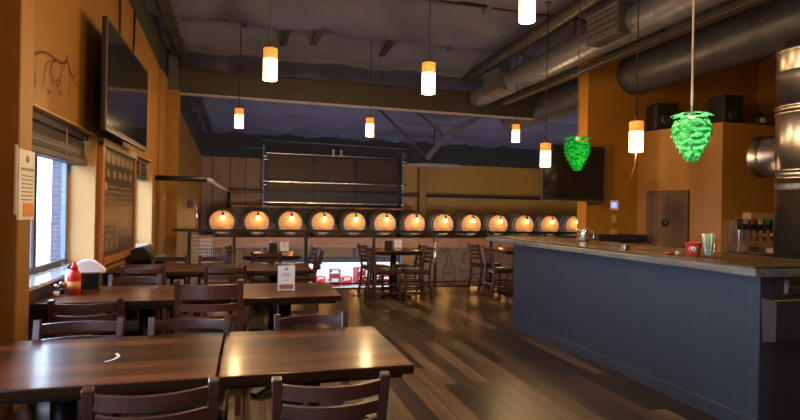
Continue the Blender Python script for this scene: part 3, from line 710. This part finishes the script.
# ------------------------------------------------------------------ things on tables
TT = .762
def card(x, y, label, s=1.0, group='table cards', rz=0):
    t = thing('table_card', label, 'card holder', (x, y, TT), rz, group); w, h = .115 * s, .175 * s
    bm = BM(); box(bm, -w / 2, w / 2, -.004, .004, .006, h, .001); obj('sheet', bm, M['white'], t)
    bm = BM(); box(bm, -w / 2, w / 2, -.035, .035, 0, .006, .002); obj('foot', bm, M['glass'], t)
    bm = BM(); box(bm, -w * .42, w * .42, -.006, -.004, h * .09, h * .27); obj('printed_band', bm, M['red_print'], t)
    bm = BM()
    for k, ww in ((.6, .26), (.68, .2), (.42, .1)): box(bm, -w * ww, w * ww, -.0055, -.004, h * k, h * (k + .035))
    box(bm, -w * .1, w * .1, -.0055, -.004, h * .82, h * .94); obj('printed_lines', bm, M['grey_print'], t)
card(.295, 4.22, 'white acrylic card standing on the second row table', 1.12)
card(.50, 7.62, 'white card standing next to the black caddy in the fourth row')
card(2.34, 8.30, 'white card standing on the lone table by the railing')
def caddy(x, y, label):
    t = thing('condiment_caddy', label, 'caddy', (x, y, TT), 0, 'black table caddies')
    bm = BM(); box(bm, -.055, .055, -.05, .05, 0, .012); 
    for a in (-.055, .047): box(bm, a, a + .008, -.05, .05, 0, .15)
    box(bm, -.055, .055, .042, .05, 0, .15); box(bm, -.055, .055, -.05, -.042, 0, .12); obj('holder', bm, M['black'], t)
    bm = BM(); box(bm, -.042, .042, -.03, .03, .014, .135, .004); obj('napkins', bm, M['blackmatte'], t)
    bm = BM(); tube(bm, [(-.05, .0, .14), (-.03, 0, .19), (.03, 0, .19), (.05, 0, .14)], .004, 6); obj('handle', bm, M['chrome'], t)
caddy(.35, 7.72, 'black condiment caddy in the fourth row beside its card')
caddy(2.2, 8.38, 'black condiment caddy on the lone table by the railing')
# napkin dispenser
t = thing('napkin_dispenser', 'chrome napkin dispenser with a tall white napkin fold by the window', 'napkin holder', (-1.13, 4.50, TT), .15)
bm = BM(); box(bm, -.075, .075, -.06, .06, 0, .14, .006, seg=2); obj('shell', bm, M['chrome'], t)
bm = BM(); box(bm, -.062, .062, -.064, -.059, .012, .128); obj('dark_face', bm, M['gloss_black'], t)
bm = BM(); n = 10; prof = []
for i in range(n + 1):
    u = i / n; prof.append((-.13 + .24 * u, .14 + .105 * math.sin(PI * min(1, u * 1.05)) ** .6 * (1 - .25 * u)))
prism(bm, [(-.09, .13)] + prof + [(.09, .125)], 'Y', -.05, .05)
bmesh.ops.bevel(bm, geom=bm.edges[:], offset=.012, segments=2, affect='EDGES'); obj('napkins', bm, M['white'], t)
t = thing('ketchup_bottle', 'red ketchup squeeze bottle with orange label in front of the napkins', 'bottle', (-1.19, 4.33, TT)); t.scale = (1.3, 1.3, 1.3)
bm = BM(); lathe(bm, [(.026, 0), (.032, .008), (.032, .10), (.024, .125), (.014, .135)], 20); bo = obj('body', bm, M['red'], t)
bm = BM(); lathe(bm, [(.018, .13), (.018, .15), (.006, .175), (.004, .18)], 14); obj('cap', bm, M['red'], t)
bm = BM(); lathe(bm, [(.0325, .025), (.0325, .07)], 20); q = obj('bottle_label', bm, M['orange_print'], t)
t = thing('mayonnaise_bottle', 'white squeeze bottle with dark cap left of the ketchup', 'bottle', (-1.245, 4.44, TT)); t.scale = (1.25, 1.25, 1.25)
bm = BM(); lathe(bm, [(.022, 0), (.028, .008), (.028, .11), (.016, .135)], 18); obj('body', bm, M['whitegloss'], t)
bm = BM(); lathe(bm, [(.017, .13), (.017, .155), (.006, .165)], 14); obj('cap', bm, M['blackmatte'], t)
bm = BM(); lathe(bm, [(.0285, .03), (.0285, .07)], 18); obj('bottle_label', bm, M['orange_print'], t)
for i, (x, y, lab) in enumerate(((-1.265, 4.21, 'small glass salt shaker nearest the camera by the ketchup'), (-1.27, 4.33, 'small glass pepper shaker behind the salt shaker by the window sill'))):
    t = thing('shaker', lab, 'shaker', (x, y, TT), 0, 'glass shakers')
    bm = BM(); lathe(bm, [(.02, 0), (.022, .005), (.019, .06), (.017, .065)], 14); obj('jar', bm, M['glass'], t)
    bm = BM(); lathe(bm, [(.018, .002), (.018, .035)], 12); obj('contents', bm, M['white'] if i == 0 else M['steel_brown'], t)
    bm = BM(); lathe(bm, [(.018, .063), (.018, .075), (.01, .086), (.001, .088)], 14); obj('lid', bm, M['chrome'], t)
bm = BM(); lathe(bm, [(.001, 0), (.028, 0), (.028, .008), (.008, .012), (.007, .085), (.018, .1), (.001, .115)], 14, (-1.45, 4.98, ZS)); solo('sill_ornament', bm, M['glass'], 'small clear glass ornament standing on the near window sill', 'ornament')
bm = BM(); pp = smooth([(-.55, 2.42), (-.525, 2.45), (-.515, 2.50), (-.535, 2.55)]) ; ribbon(bm, [(p[0], p[1]) for p in pp], .012, lambda p: (p[0], p[1], TT + .0015)); solo('straw_wrapper', bm, M['white'], 'curled white paper scrap lying on the long near table', 'paper scrap')

# ------------------------------------------------------------------ the bar
bx, by0, by1 = 3.17, 2.67, 5.98
t = thing('bar_counter', 'long slate blue bar with a weathered wooden counter top', 'bar', (3.4, 4.3, 0))
bm = BM(); box(bm, bx, bx + .12, by0, by1, 0, 1.025, .004); obj('front_panel', bm, M['barpaint'], t, True)
bm = BM(); box(bm, bx - .018, bx, by0 - .0, by1, 0, .105, .004); obj('kick_board', bm, M['barpaint'], t, True)
bm = BM(); box(bm, bx + .12, bx + .2, by0, by0 + .09, 0, 1.025); box(bm, bx + .2, 3.95, by0 + .02, by0 + .09, 0, .87); obj('end_panel', bm, M['bardark'], t, True)
bm = BM(); box(bm, bx + .12, 3.95, by0 + .03, by1 - .1, .86, .89); obj('inner_shelf', bm, M['counter'], t, True)
bm = BM(); box(bm, bx + .12, 3.95, by1 - .1, by1, 0, 1.025); obj('far_panel', bm, M['barpaint'], t, True)
bm = BM(); prism(bm, [(3.07, 6.52), (3.07, 2.62), (4.0, 2.60), (4.0, 6.52)], 'Z', 1.07, 1.09); obj('counter_top', bm, M['counter'], t, True)
bm = BM(); prism(bm, [(3.05, 6.54), (3.05, 2.60), (4.02, 2.58), (4.02, 6.54)], 'Z', 1.025, 1.075)
bmesh.ops.bevel(bm, geom=bm.edges[:], offset=.006, segments=1, affect='EDGES'); obj('counter_edge', bm, M['counter_edge'], t, True)
for i, (x, y) in enumerate(((3.43, 2.78), (3.50, 2.78), (3.46, 2.86), (3.56, 2.84))):
    bm = BM(); lathe(bm, [(.02, 0), (.03, .004), (.034, .09), (.031, .09), (.026, .01), (.001, .008)], 16, (x, y, .89)); solo('paper_cup', bm, M['whitegloss'], ('white cup on the shelf inside the bar, front left', 'white cup on the shelf inside the bar, front right', 'white cup on the shelf inside the bar, behind the front pair', 'white cup on the shelf inside the bar, deepest right')[i], 'cup', 'white cups inside the bar')
t = thing('hanging_bin', 'slate blue tapered bin hung on the near end of the bar', 'bin', (3.5, 2.6, .60))
bm = BM()
vs = [(3.19, 2.575, .62), (3.9, 2.575, .62), (3.9, 2.665, .60), (3.19, 2.665, .60), (3.175, 2.56, .875), (3.9, 2.56, .875), (3.9, 2.665, .885), (3.175, 2.665, .885)]
V = [bm.verts.new(v) for v in vs]
for q in ((0, 1, 2, 3), (0, 4, 5, 1), (1, 5, 6, 2), (2, 6, 7, 3), (3, 7, 4, 0)): bm.faces.new([V[i] for i in q])
bmesh.ops.recalc_face_normals(bm, faces=bm.faces[:]); bmesh.ops.solidify(bm, geom=bm.faces[:], thickness=.012); obj('body', bm, M['bardark'], t, True)
bm = BM(); box(bm, 3.2, 3.88, 2.58, 2.655, .85, .868); obj('tray', bm, M['yellow'], t, True)
# back counter behind the bar
t = thing('back_counter', 'dark back counter below the drink taps along the orange wall', 'counter', (7, 6.0, 0))
bm = BM(); box(bm, 6.0, 8.8, 5.75, 6.28, .0, .84); obj('body', bm, M['counter_shade'], t, True)
bm = BM(); box(bm, 5.98, 8.82, 5.72, 6.29, .84, .88, .005); obj('top', bm, M['steel_brown'], t, True)
bm = BM(); box(bm, 5.34, 6.28, 7.3, 7.58, .98, 1.08, .01); solo('wall_ledge', bm, M['counter_shade'], 'dark ledge on the orange wall below the switch plates', 'ledge')
# drink taps
t = thing('drink_tap_tower', 'steel drink dispenser with six coloured tap handles on the orange wall', 'drink dispenser', (7.3, 6.15, .88))
bm = BM(); box(bm, 6.84, 7.72, 6.1, 6.295, .88, 1.36, .01, seg=2); obj('steel_body', bm, M['chrome'], t, True)
bm = BM(); box(bm, 7.1, 7.62, 6.15, 6.295, 1.36, 1.47, .02, seg=2); obj('hood', bm, M['almond'], t, True)
bm = BM(); box(bm, 6.95, 7.35, 5.8, 6.08, .88, .90, .004); obj('drip_tray', bm, M['duct'], t, True)
for i, c in enumerate(('tantrim', 'red', 'yellow', 'green', 'green', 'red')):
    x = 6.84 + i * .134
    bm = BM(); box(bm, x - .055, x + .055, 6.0, 6.1, 1.22, 1.37, .008); br_ = obj('tap_valve', bm, M['black'], t, True)
    bm = BM(); box(bm, x - .04, x + .035, 5.985, 6.0, 1.30, 1.385, .004); q = obj('tap_handle', bm, M[c], t, True); q['label'] = {'tantrim': 'cream handle', 'red': 'red handle', 'yellow': 'yellow handle', 'green': 'green handle'}[c]
    bm = BM(); lathe(bm, [(.014, 1.06), (.014, 1.22)], 10, (x, 6.05, 0)); obj('nozzle', bm, M['brass'] if i > 1 else M['duct'], t, True)
bm = BM(); box(bm, 7.15, 7.4, 5.75, 5.95, .88, .97, .02, seg=2); solo('orange_tray', bm, M['almond'], 'small orange tan tray below the drink taps', 'tray')
# vent pipe with elbow
VX, VY = 6.2, 4.67
t = thing('vent_pipe', 'tall shiny steel vent pipe with side stub rising behind the counter', 'pipe', (VX, VY, 0))
def rings(r, zs, z0, z1):
    out = [(r, z0)]
    for z in zs: out += [(r, z - .02), (r + .014, z - .012), (r + .014, z + .012), (r, z + .02)]
    return out + [(r, z1)]
bm = BM(); lathe(bm, rings(.3, (1.86, 1.95, 2.61, 2.69, 3.33), 0, 3.42), 48, (VX, VY, 0)); obj('stack', bm, M['column_metal'], t, True)
bm = BM(); lathe(bm, [(.23, .2), (.23, .36), (.25, .37), (.25, .40), (.235, .41), (.235, .48), (.255, .49), (.255, .53), (.19, .535), (.17, .52)], 40); 
bmesh.ops.rotate(bm, matrix=Matrix.Rotation(-PI / 2, 3, 'X'), verts=bm.verts); bmesh.ops.rotate(bm, matrix=Matrix.Rotation(.1, 3, 'Z'), verts=bm.verts); bmesh.ops.translate(bm, vec=(VX - .02, VY, 2.15), verts=bm.verts); obj('side_stub', bm, M['column_metal'], t, True)
for z in (3.02, 1.72):
    bm = BM(); lathe(bm, [(.302, z), (.304, z + .005), (.304, z + .07), (.302, z + .075)], 48, (VX, VY, 0)); obj('tape_band', bm, M['duct'], t, True)
bm = BM(); pp = []; rr = []
for k in range(90): pp.append((6.27 + .004 * math.sin(k), 5.06, 1.92 - k * .0115)); rr.append(.026 if k % 2 else .02)
tube(bm, pp, rr, 10); solo('flexible_hose', bm, M['duct'], 'ribbed grey flexible hose hanging beside the steel vent pipe', 'hose')
# wooden hatch on the angled face
dv = Vector((6.72 - 6.32, 6.3 - 7.61, 0)); ln = dv.length; ang = math.atan2(dv.y, dv.x)
def onface(px, py):
    r = ray(px, py); a = Vector((6.32, 7.61)); d = Vector((.40, -1.31))
    # solve k*r = a + s*d
    det = r[0] * -d.y + d.x * r[1]; k = (a.x * -d.y + d.x * a.y) / det; s = (r[0] * a.y - r[1] * a.x) / det
    return s, 1.4 + r[2] * k
s0, zt = onface(648, 191); s1, _ = onface(690, 190); sk, zk = onface(667, 223)
t = thing('wooden_hatch', 'wooden plank hatch with black round pull behind the bar', 'hatch', (6.32 + .4 * (s0 + s1) / 2, 7.61 - 1.31 * (s0 + s1) / 2, 0), ang)
hw = abs(s1 - s0) * ln / 2
bm = BM(); box(bm, -hw, hw, -.05, -.001, .05, zt, .004); obj('boards', bm, M['hatch'], t)
bm = BM(); o_ = (sk - (s0 + s1) / 2) * ln; lathe(bm, [(.06, 0), (.06, -.02), (.045, -.03), (.001, -.032)], 20, (o_, -.05, zk), 'Y'); obj('pull', bm, M['black'], t)
# speakers and small gear on the ledge
def speaker(x, y, label, w, h, rz):
    t = thing('speaker', label, 'speaker', (x, y, 2.80), rz, 'speakers above the cooler')
    bm = BM(); box(bm, -w / 2, w / 2, -.16, .16, 0, h, .01); obj('cabinet', bm, M['chalkbox'], t)
    bm = BM(); box(bm, -w / 2 + .02, w / 2 - .02, -.172, -.16, .02, h - .02, .004); gr = obj('grille', bm, M['blackmatte'], t)
    bm = BM(); lathe(bm, [(.10, -.01), (.10, -.018), (.03, -.018), (.001, -.014)], 20, (0, -.16, h * .38), 'Y'); q = obj('cone', bm, M['steel_brown'], t); q.parent = gr
speaker(6.52, 7.3, 'black speaker on the ledge left of the near green hop lamp', .36, .42, -.25)
speaker(7.25, 6.75, 'taller black speaker on the ledge right of the near green hop lamp', .36, .50, -.1)
t = thing('router_box', 'small white box on the ledge between the two speakers', 'box', (6.86, 7.05, 2.80))
bm = BM(); box(bm, -.12, .12, -.1, .1, 0, .18, .01); obj('case', bm, M['tantrim'], t)
t = thing('security_camera', 'small black and white camera on the ledge right of the speakers', 'camera', (7.62, 6.5, 2.80))
bm = BM(); lathe(bm, [(.08, 0), (.08, .12), (.075, .18), (.03, .23)], 16); obj('housing', bm, M['blackmatte'], t)
bm = BM(); box(bm, -.05, .05, -.085, -.07, .02, .14, .004); obj('label_plate', bm, M['white'], t)
pipe('ledge_cable', 'dark cable bundle trailing off the ledge toward the vent pipe', 'cable', [(7.3, 6.45, 2.835), (7.7, 6.35, 2.835), (7.92, 6.24, 2.74), (8.02, 6.24, 2.5)], .025, M['steel_brown'])
# television hung by the bar wall
television('hanging_television', 'flat television hung at the end of the orange wall behind the bar', (4.89, 7.30, 1.60), 1.13, .87, 0, (.29, .26))
# wall plates
def wallbox(name, px, py, w, h, m, label, cat, d=.015):
    r = ray(px, py); k = 7.6 / r[1]; x, z = r[0] * k, 1.4 + r[2] * k
    bm = BM(); box(bm, x - w / 2, x + w / 2, 7.6 - d, 7.6, z - h / 2, z + h / 2, .004); return solo(name, bm, m, label, cat)
wallbox('wall_tablet', 614, 205, .155, .155, M['white'], 'small lit tablet control on the orange wall right of the television', 'tablet', .02)
r = ray(614, 205); k = 7.58 / r[1]; X_, Z_ = r[0] * k, 1.4 + r[2] * k
tb = bpy.data.objects['wall_tablet']; bm = BM(); box(bm, X_ - .055, X_ + .055, 7.574, 7.581, Z_ - .045, Z_ + .045)
q = obj('screen', bm, M['tabletscreen']); q.data.transform(Matrix.Translation(-tb.location)); q.parent = tb
wallbox('switch_plate', 614, 219, .085, .14, M['almond'], 'upper almond switch plate on the orange wall under the tablet', 'switch plate')
wallbox('outlet_plate', 614, 233, .13, .13, M['almond'], 'lower almond outlet plate on the orange wall near the ledge', 'outlet plate')
# things on the counter
CT = 1.09
t = thing('napkin_bucket', 'red bucket with a round white badge on the bar counter', 'bucket', (3.40, 3.44, CT))
bm = BM(); lathe(bm, [(.042, 0), (.044, .004), (.058, .098), (.060, .104), (.056, .104), (.04, .008), (.001, .006)], 24); obj('pail', bm, M['red'], t)
aim = math.atan2(-3.44, -3.40); 
def badge(r, m, name, off, par):
    bm = BM(); lathe(bm, [(.001, 0), (r, 0), (r, .002), (.001, .002)], 24)
    bmesh.ops.rotate(bm, matrix=Matrix.Rotation(PI / 2 - .12, 3, 'Y'), verts=bm.verts)
    bmesh.ops.translate(bm, vec=(.050 + off, 0, .053), verts=bm.verts)
    bmesh.ops.rotate(bm, matrix=Matrix.Rotation(aim, 3, 'Z'), verts=bm.verts)
    q = obj(name, bm, m, t)
    if par: q.parent = par
    return q
bd = badge(.034, M['white'], 'badge', .001, None); badge(.031, M['darkred'], 'badge_ring', .003, bd); badge(.019, M['white'], 'badge_centre', .005, bd); badge(.010, M['grey_print'], 'badge_mark', .007, bd)
t = thing('straw_mug', 'glass beer mug full of pale straws on the bar counter', 'mug', (3.40, 3.29, CT))
bm = BM(); lathe(bm, [(.05, 0), (.052, .01), (.05, .05), (.052, .15), (.048, .15), (.045, .015), (.001, .012)], 24); obj('glass', bm, M['glass'], t)
bm = BM(); tube(bm, [(Vector((math.cos(-.75), math.sin(-.75), 0)) * a + Vector((0, 0, z))) for a, z in ((.05, .125), (.085, .13), (.10, .10), (.098, .05), (.08, .025), (.05, .03))], .009, 8); obj('handle', bm, M['glass'], t)
for k in range(18):
    a = k * 2.4; r_a = .012 + .028 * ((k * 37) % 10) / 10
    bm = BM(); tube(bm, [(r_a * .8 * math.cos(a), r_a * .8 * math.sin(a), .015), (r_a * 1.35 * math.cos(a), r_a * 1.35 * math.sin(a), .17 + .015 * ((k * 13) % 5) / 5)], .006, 6); obj('straw', bm, M['straw'], t)
t = thing('steel_pitcher', 'steel pitcher standing at the far end of the bar counter', 'pitcher', (3.66, 5.25, CT))
bm = BM(); lathe(bm, [(.055, 0), (.06, .01), (.05, .10), (.055, .15), (.05, .15), (.045, .1), (.05, .015), (.001, .01)], 24); obj('body', bm, M['chrome'], t)
bm = BM(); tube(bm, [(.05, -.02, .13), (.10, -.04, .12), (.10, -.04, .05), (.055, -.02, .03)], .008, 8); obj('handle', bm, M['chrome'], t)
bm = BM(); tube(bm, [(-.05, .0, .11), (-.075, .0, .13), (-.085, 0, .155)], [.02, .016, .012], 8); obj('spout', bm, M['chrome'], t)
bm = BM(); box(bm, 3.17, 3.235, 3.96, 4.025, CT, CT + .05, .006); solo('metal_cube', bm, M['chrome'], 'small shiny metal box on the counter left of the wooden hatch', 'box')
bm = BM(); lathe(bm, [(.001, 0), (.018, .003), (.022, .018), (.015, .032), (.001, .036)], 14, (3.27, 3.46, CT)); solo('cork_stopper', bm, M['tantrim'], 'small cream stopper lying left of the red bucket', 'stopper')
bm = BM(); lathe(bm, [(.001, 0), (.03, 0), (.032, .02), (.001, .022)], 14, (3.25, 3.53, CT)); solo('coaster_puck', bm, M['darkred'], 'small dark red puck on the counter left of the cream stopper', 'puck')

# ------------------------------------------------------------------ lamps
def pendant_proto():
    t = thing('pendant_lamp', '', 'pendant lamp', (0, 0, 0))      # origin at the bottom of the shade
    bm = BM(); lathe(bm, [(.058, 0), (.063, 0), (.063, .19), (.058, .19), (.058, 0)], 24); obj('shade', bm, M['shade'], t)
    bm = BM(); lathe(bm, [(.063, .19), (.063, .282), (.02, .286), (.001, .286)], 24); obj('amber_band', bm, M['amber'], t)
    bm = BM(); lathe(bm, [(.02, .28), (.02, .32), (.006, .33)], 12); obj('cap', bm, M['steel_brown'], t)
    return t
pp0 = pendant_proto(); cnt = 0
def pendant(x, y, z, label, w=19):
    global cnt
    z0 = z - .14
    if cnt == 0: o = pp0; o.location = (x, y, z0); o['label'] = label
    else: o = dup(pp0, (x, y, z0), 0, label)
    cnt += 1; o['group'] = 'amber cylinder pendants'
    bm = BM(); tube(bm, [(0, 0, .31), (0, 0, roofz(y) - .05 - z0)], .006, 6); obj('cord', bm, M['cord'], o)
    bm = BM(); lathe(bm, [(.05, 0), (.05, .02), (.01, .03)], 14, (0, 0, roofz(y) - .06 - z0)); obj('canopy', bm, M['steel_brown'], o)
    light('lamp_glow', (0, 0, -.06), w, (1, .62, .28), .06, o)
pendant(.17, 4.98, 2.70, 'amber pendant with a beaded chain over the second row tables')
pendant(1.60, 4.74, 2.64, 'amber pendant under the long roof pipe, over the open floor')
pendant(2.06, 3.74, 3.03, 'amber pendant cut by the upper edge, over the open floor')
pendant(-.15, 8.24, 2.72, 'small amber pendant below the steel beam near the left column')
pendant(1.80, 8.14, 2.69, 'small amber pendant over the lone railing table, left of the duct end')
pendant(4.22, 7.96, 2.71, 'small amber pendant below the end of the wide dark duct')
pendant(3.47, 5.78, 2.11, 'amber pendant over the bar in front of the hanging television')
pendant(3.47, 4.20, 2.13, 'amber pendant over the bar between the two green hop lamps')
pendant(.3, 3.4, 2.98, 'amber pendant above the frame, over the nearest tables')
pendant(.2, 1.0, 2.98, 'added amber pendant out of view, fill light over the first tables')  # unseen pendant added to fill the near room with light
pendant(1.9, .2, 3.0, 'added amber pendant out of view, fill light over the open floor')  # second unseen pendant, added for the same fill
def hop(x, y, z, label, m, s, col, w, rodm, top):
    t = thing('hop_lamp', label, 'hop lamp', (x, y, z - .255 * s), .3, 'green hop cone lamps')   # origin at the tip
    bm = BM(); nr = 8; H = .47 * s
    def prof(u): return s * .15 * math.sin(PI * min(.97, .02 + .66 * max(0, u))) ** .95        # u 0 at the tip, 1 at the crown
    for i in range(nr):
        u0_ = (i + .9) / nr; n = (3, 5, 6, 7, 8, 8, 8, 10)[i]; Wl = 2 * PI * prof(u0_) / n * 1.2; top_ring = i == nr - 1
        for k in range(n):
            a = 2 * PI * (k + .5 * (i % 2)) / n; c, sn = math.cos(a), math.sin(a); rows = []
            for q in range(7):
                v = q / 6; hw = Wl * .5 * math.sqrt(max(0.0, 1 - max(0, (v - .45) / .56) ** 2)) * (.75 + .25 * min(1, v / .45))
                if top_ring: out = prof(.98) * .55 + s * .115 * v; zz = H * (.985 + .03 * math.sin(PI * v) - .05 * v)
                else:
                    uu = u0_ - v * 1.9 / nr; out = prof(max(.0, uu)) + s * (.004 + .042 * v * v) ; zz = H * max(uu, -.05) * .97 + s * .012 * v * v
                row = []
                for e in (-1, -.5, 0, .5, 1):
                    cur = s * .012 * (1 - e * e)
                    row.append(bm.verts.new((c * (out + cur) - sn * hw * e, sn * (out + cur) + c * hw * e, zz)))
                rows.append(row)
            for q in range(6):
                for e in range(4):
                    fc = bm.faces.new([rows[q][e], rows[q][e + 1], rows[q + 1][e + 1], rows[q + 1][e]]); fc.smooth = True
    obj('leaves', bm, m, t)
    bm = BM(); lathe(bm, [(.02, H * .9), (.03, H * .95), (.03, H * 1.0), (.012, H * 1.04)], 12); obj('socket', bm, M['cordlight'], t)
    bm = BM(); tube(bm, [(0, 0, H), (0, 0, top - (z - .255 * s))], .009 if rodm == 'cordlight' else .005, 8); obj('rod', bm, M[rodm], t)
    light('lamp_glow', (0, 0, H * .58), w, col, .03, t)
    light('lamp_glow', (0, 0, H * .30), w * .4, col, .02, t)
hop(3.40, 3.48, 2.05, 'pale green glowing hop cone lamp on a white rod over the bar', M['hop1'], .80, (.85, 1, .8), 2.0, 'cordlight', roofz(3.48) - .05)
hop(3.45, 5.10, 2.08, 'deep green hop cone lamp in front of the hanging television', M['hop2'], .76, (.5, 1, .5), .55, 'cord', roofz(5.1) - .05)
pts = [(636, 152), (635, 165), (631, 178), (625, 190), (617, 199)]
pp = []
for i, p in enumerate(pts):
    r = ray(*p); u = i / (len(pts) - 1); yy = 4.2 + (7.56 - 4.2) * u; k = yy / r[1]; pp.append((r[0] * k, yy, 1.4 + r[2] * k))
pipe('hanging_cable', 'thin cream cable drooping from the bar pendant to the wall tablet', 'cable', pp, .006, M['tanjamb'])

# ------------------------------------------------------------------ daylight
w = bpy.data.worlds.new('world'); S.world = w; w.use_nodes = True
nt = w.node_tree; bg = nt.nodes['Background']; bg.inputs['Color'].default_value = (.66, .80, 1.0, 1); bg.inputs['Strength'].default_value = 9
sd = bpy.data.lights.new('sun', 'SUN'); sd.energy = 2.5; sd.angle = .02; sd.color = (1, .95, .88)
so = bpy.data.objects.new('sun', sd); COL.objects.link(so); so.rotation_euler = (math.radians(24), 0, math.radians(12))
vs = S.view_settings; vs.view_transform = 'Standard'; vs.look = 'None'; vs.gamma = 1; vs.exposure = 0.5; vs.use_curve_mapping = False
S.cycles.max_bounces = 8; S.cycles.transparent_max_bounces = 32
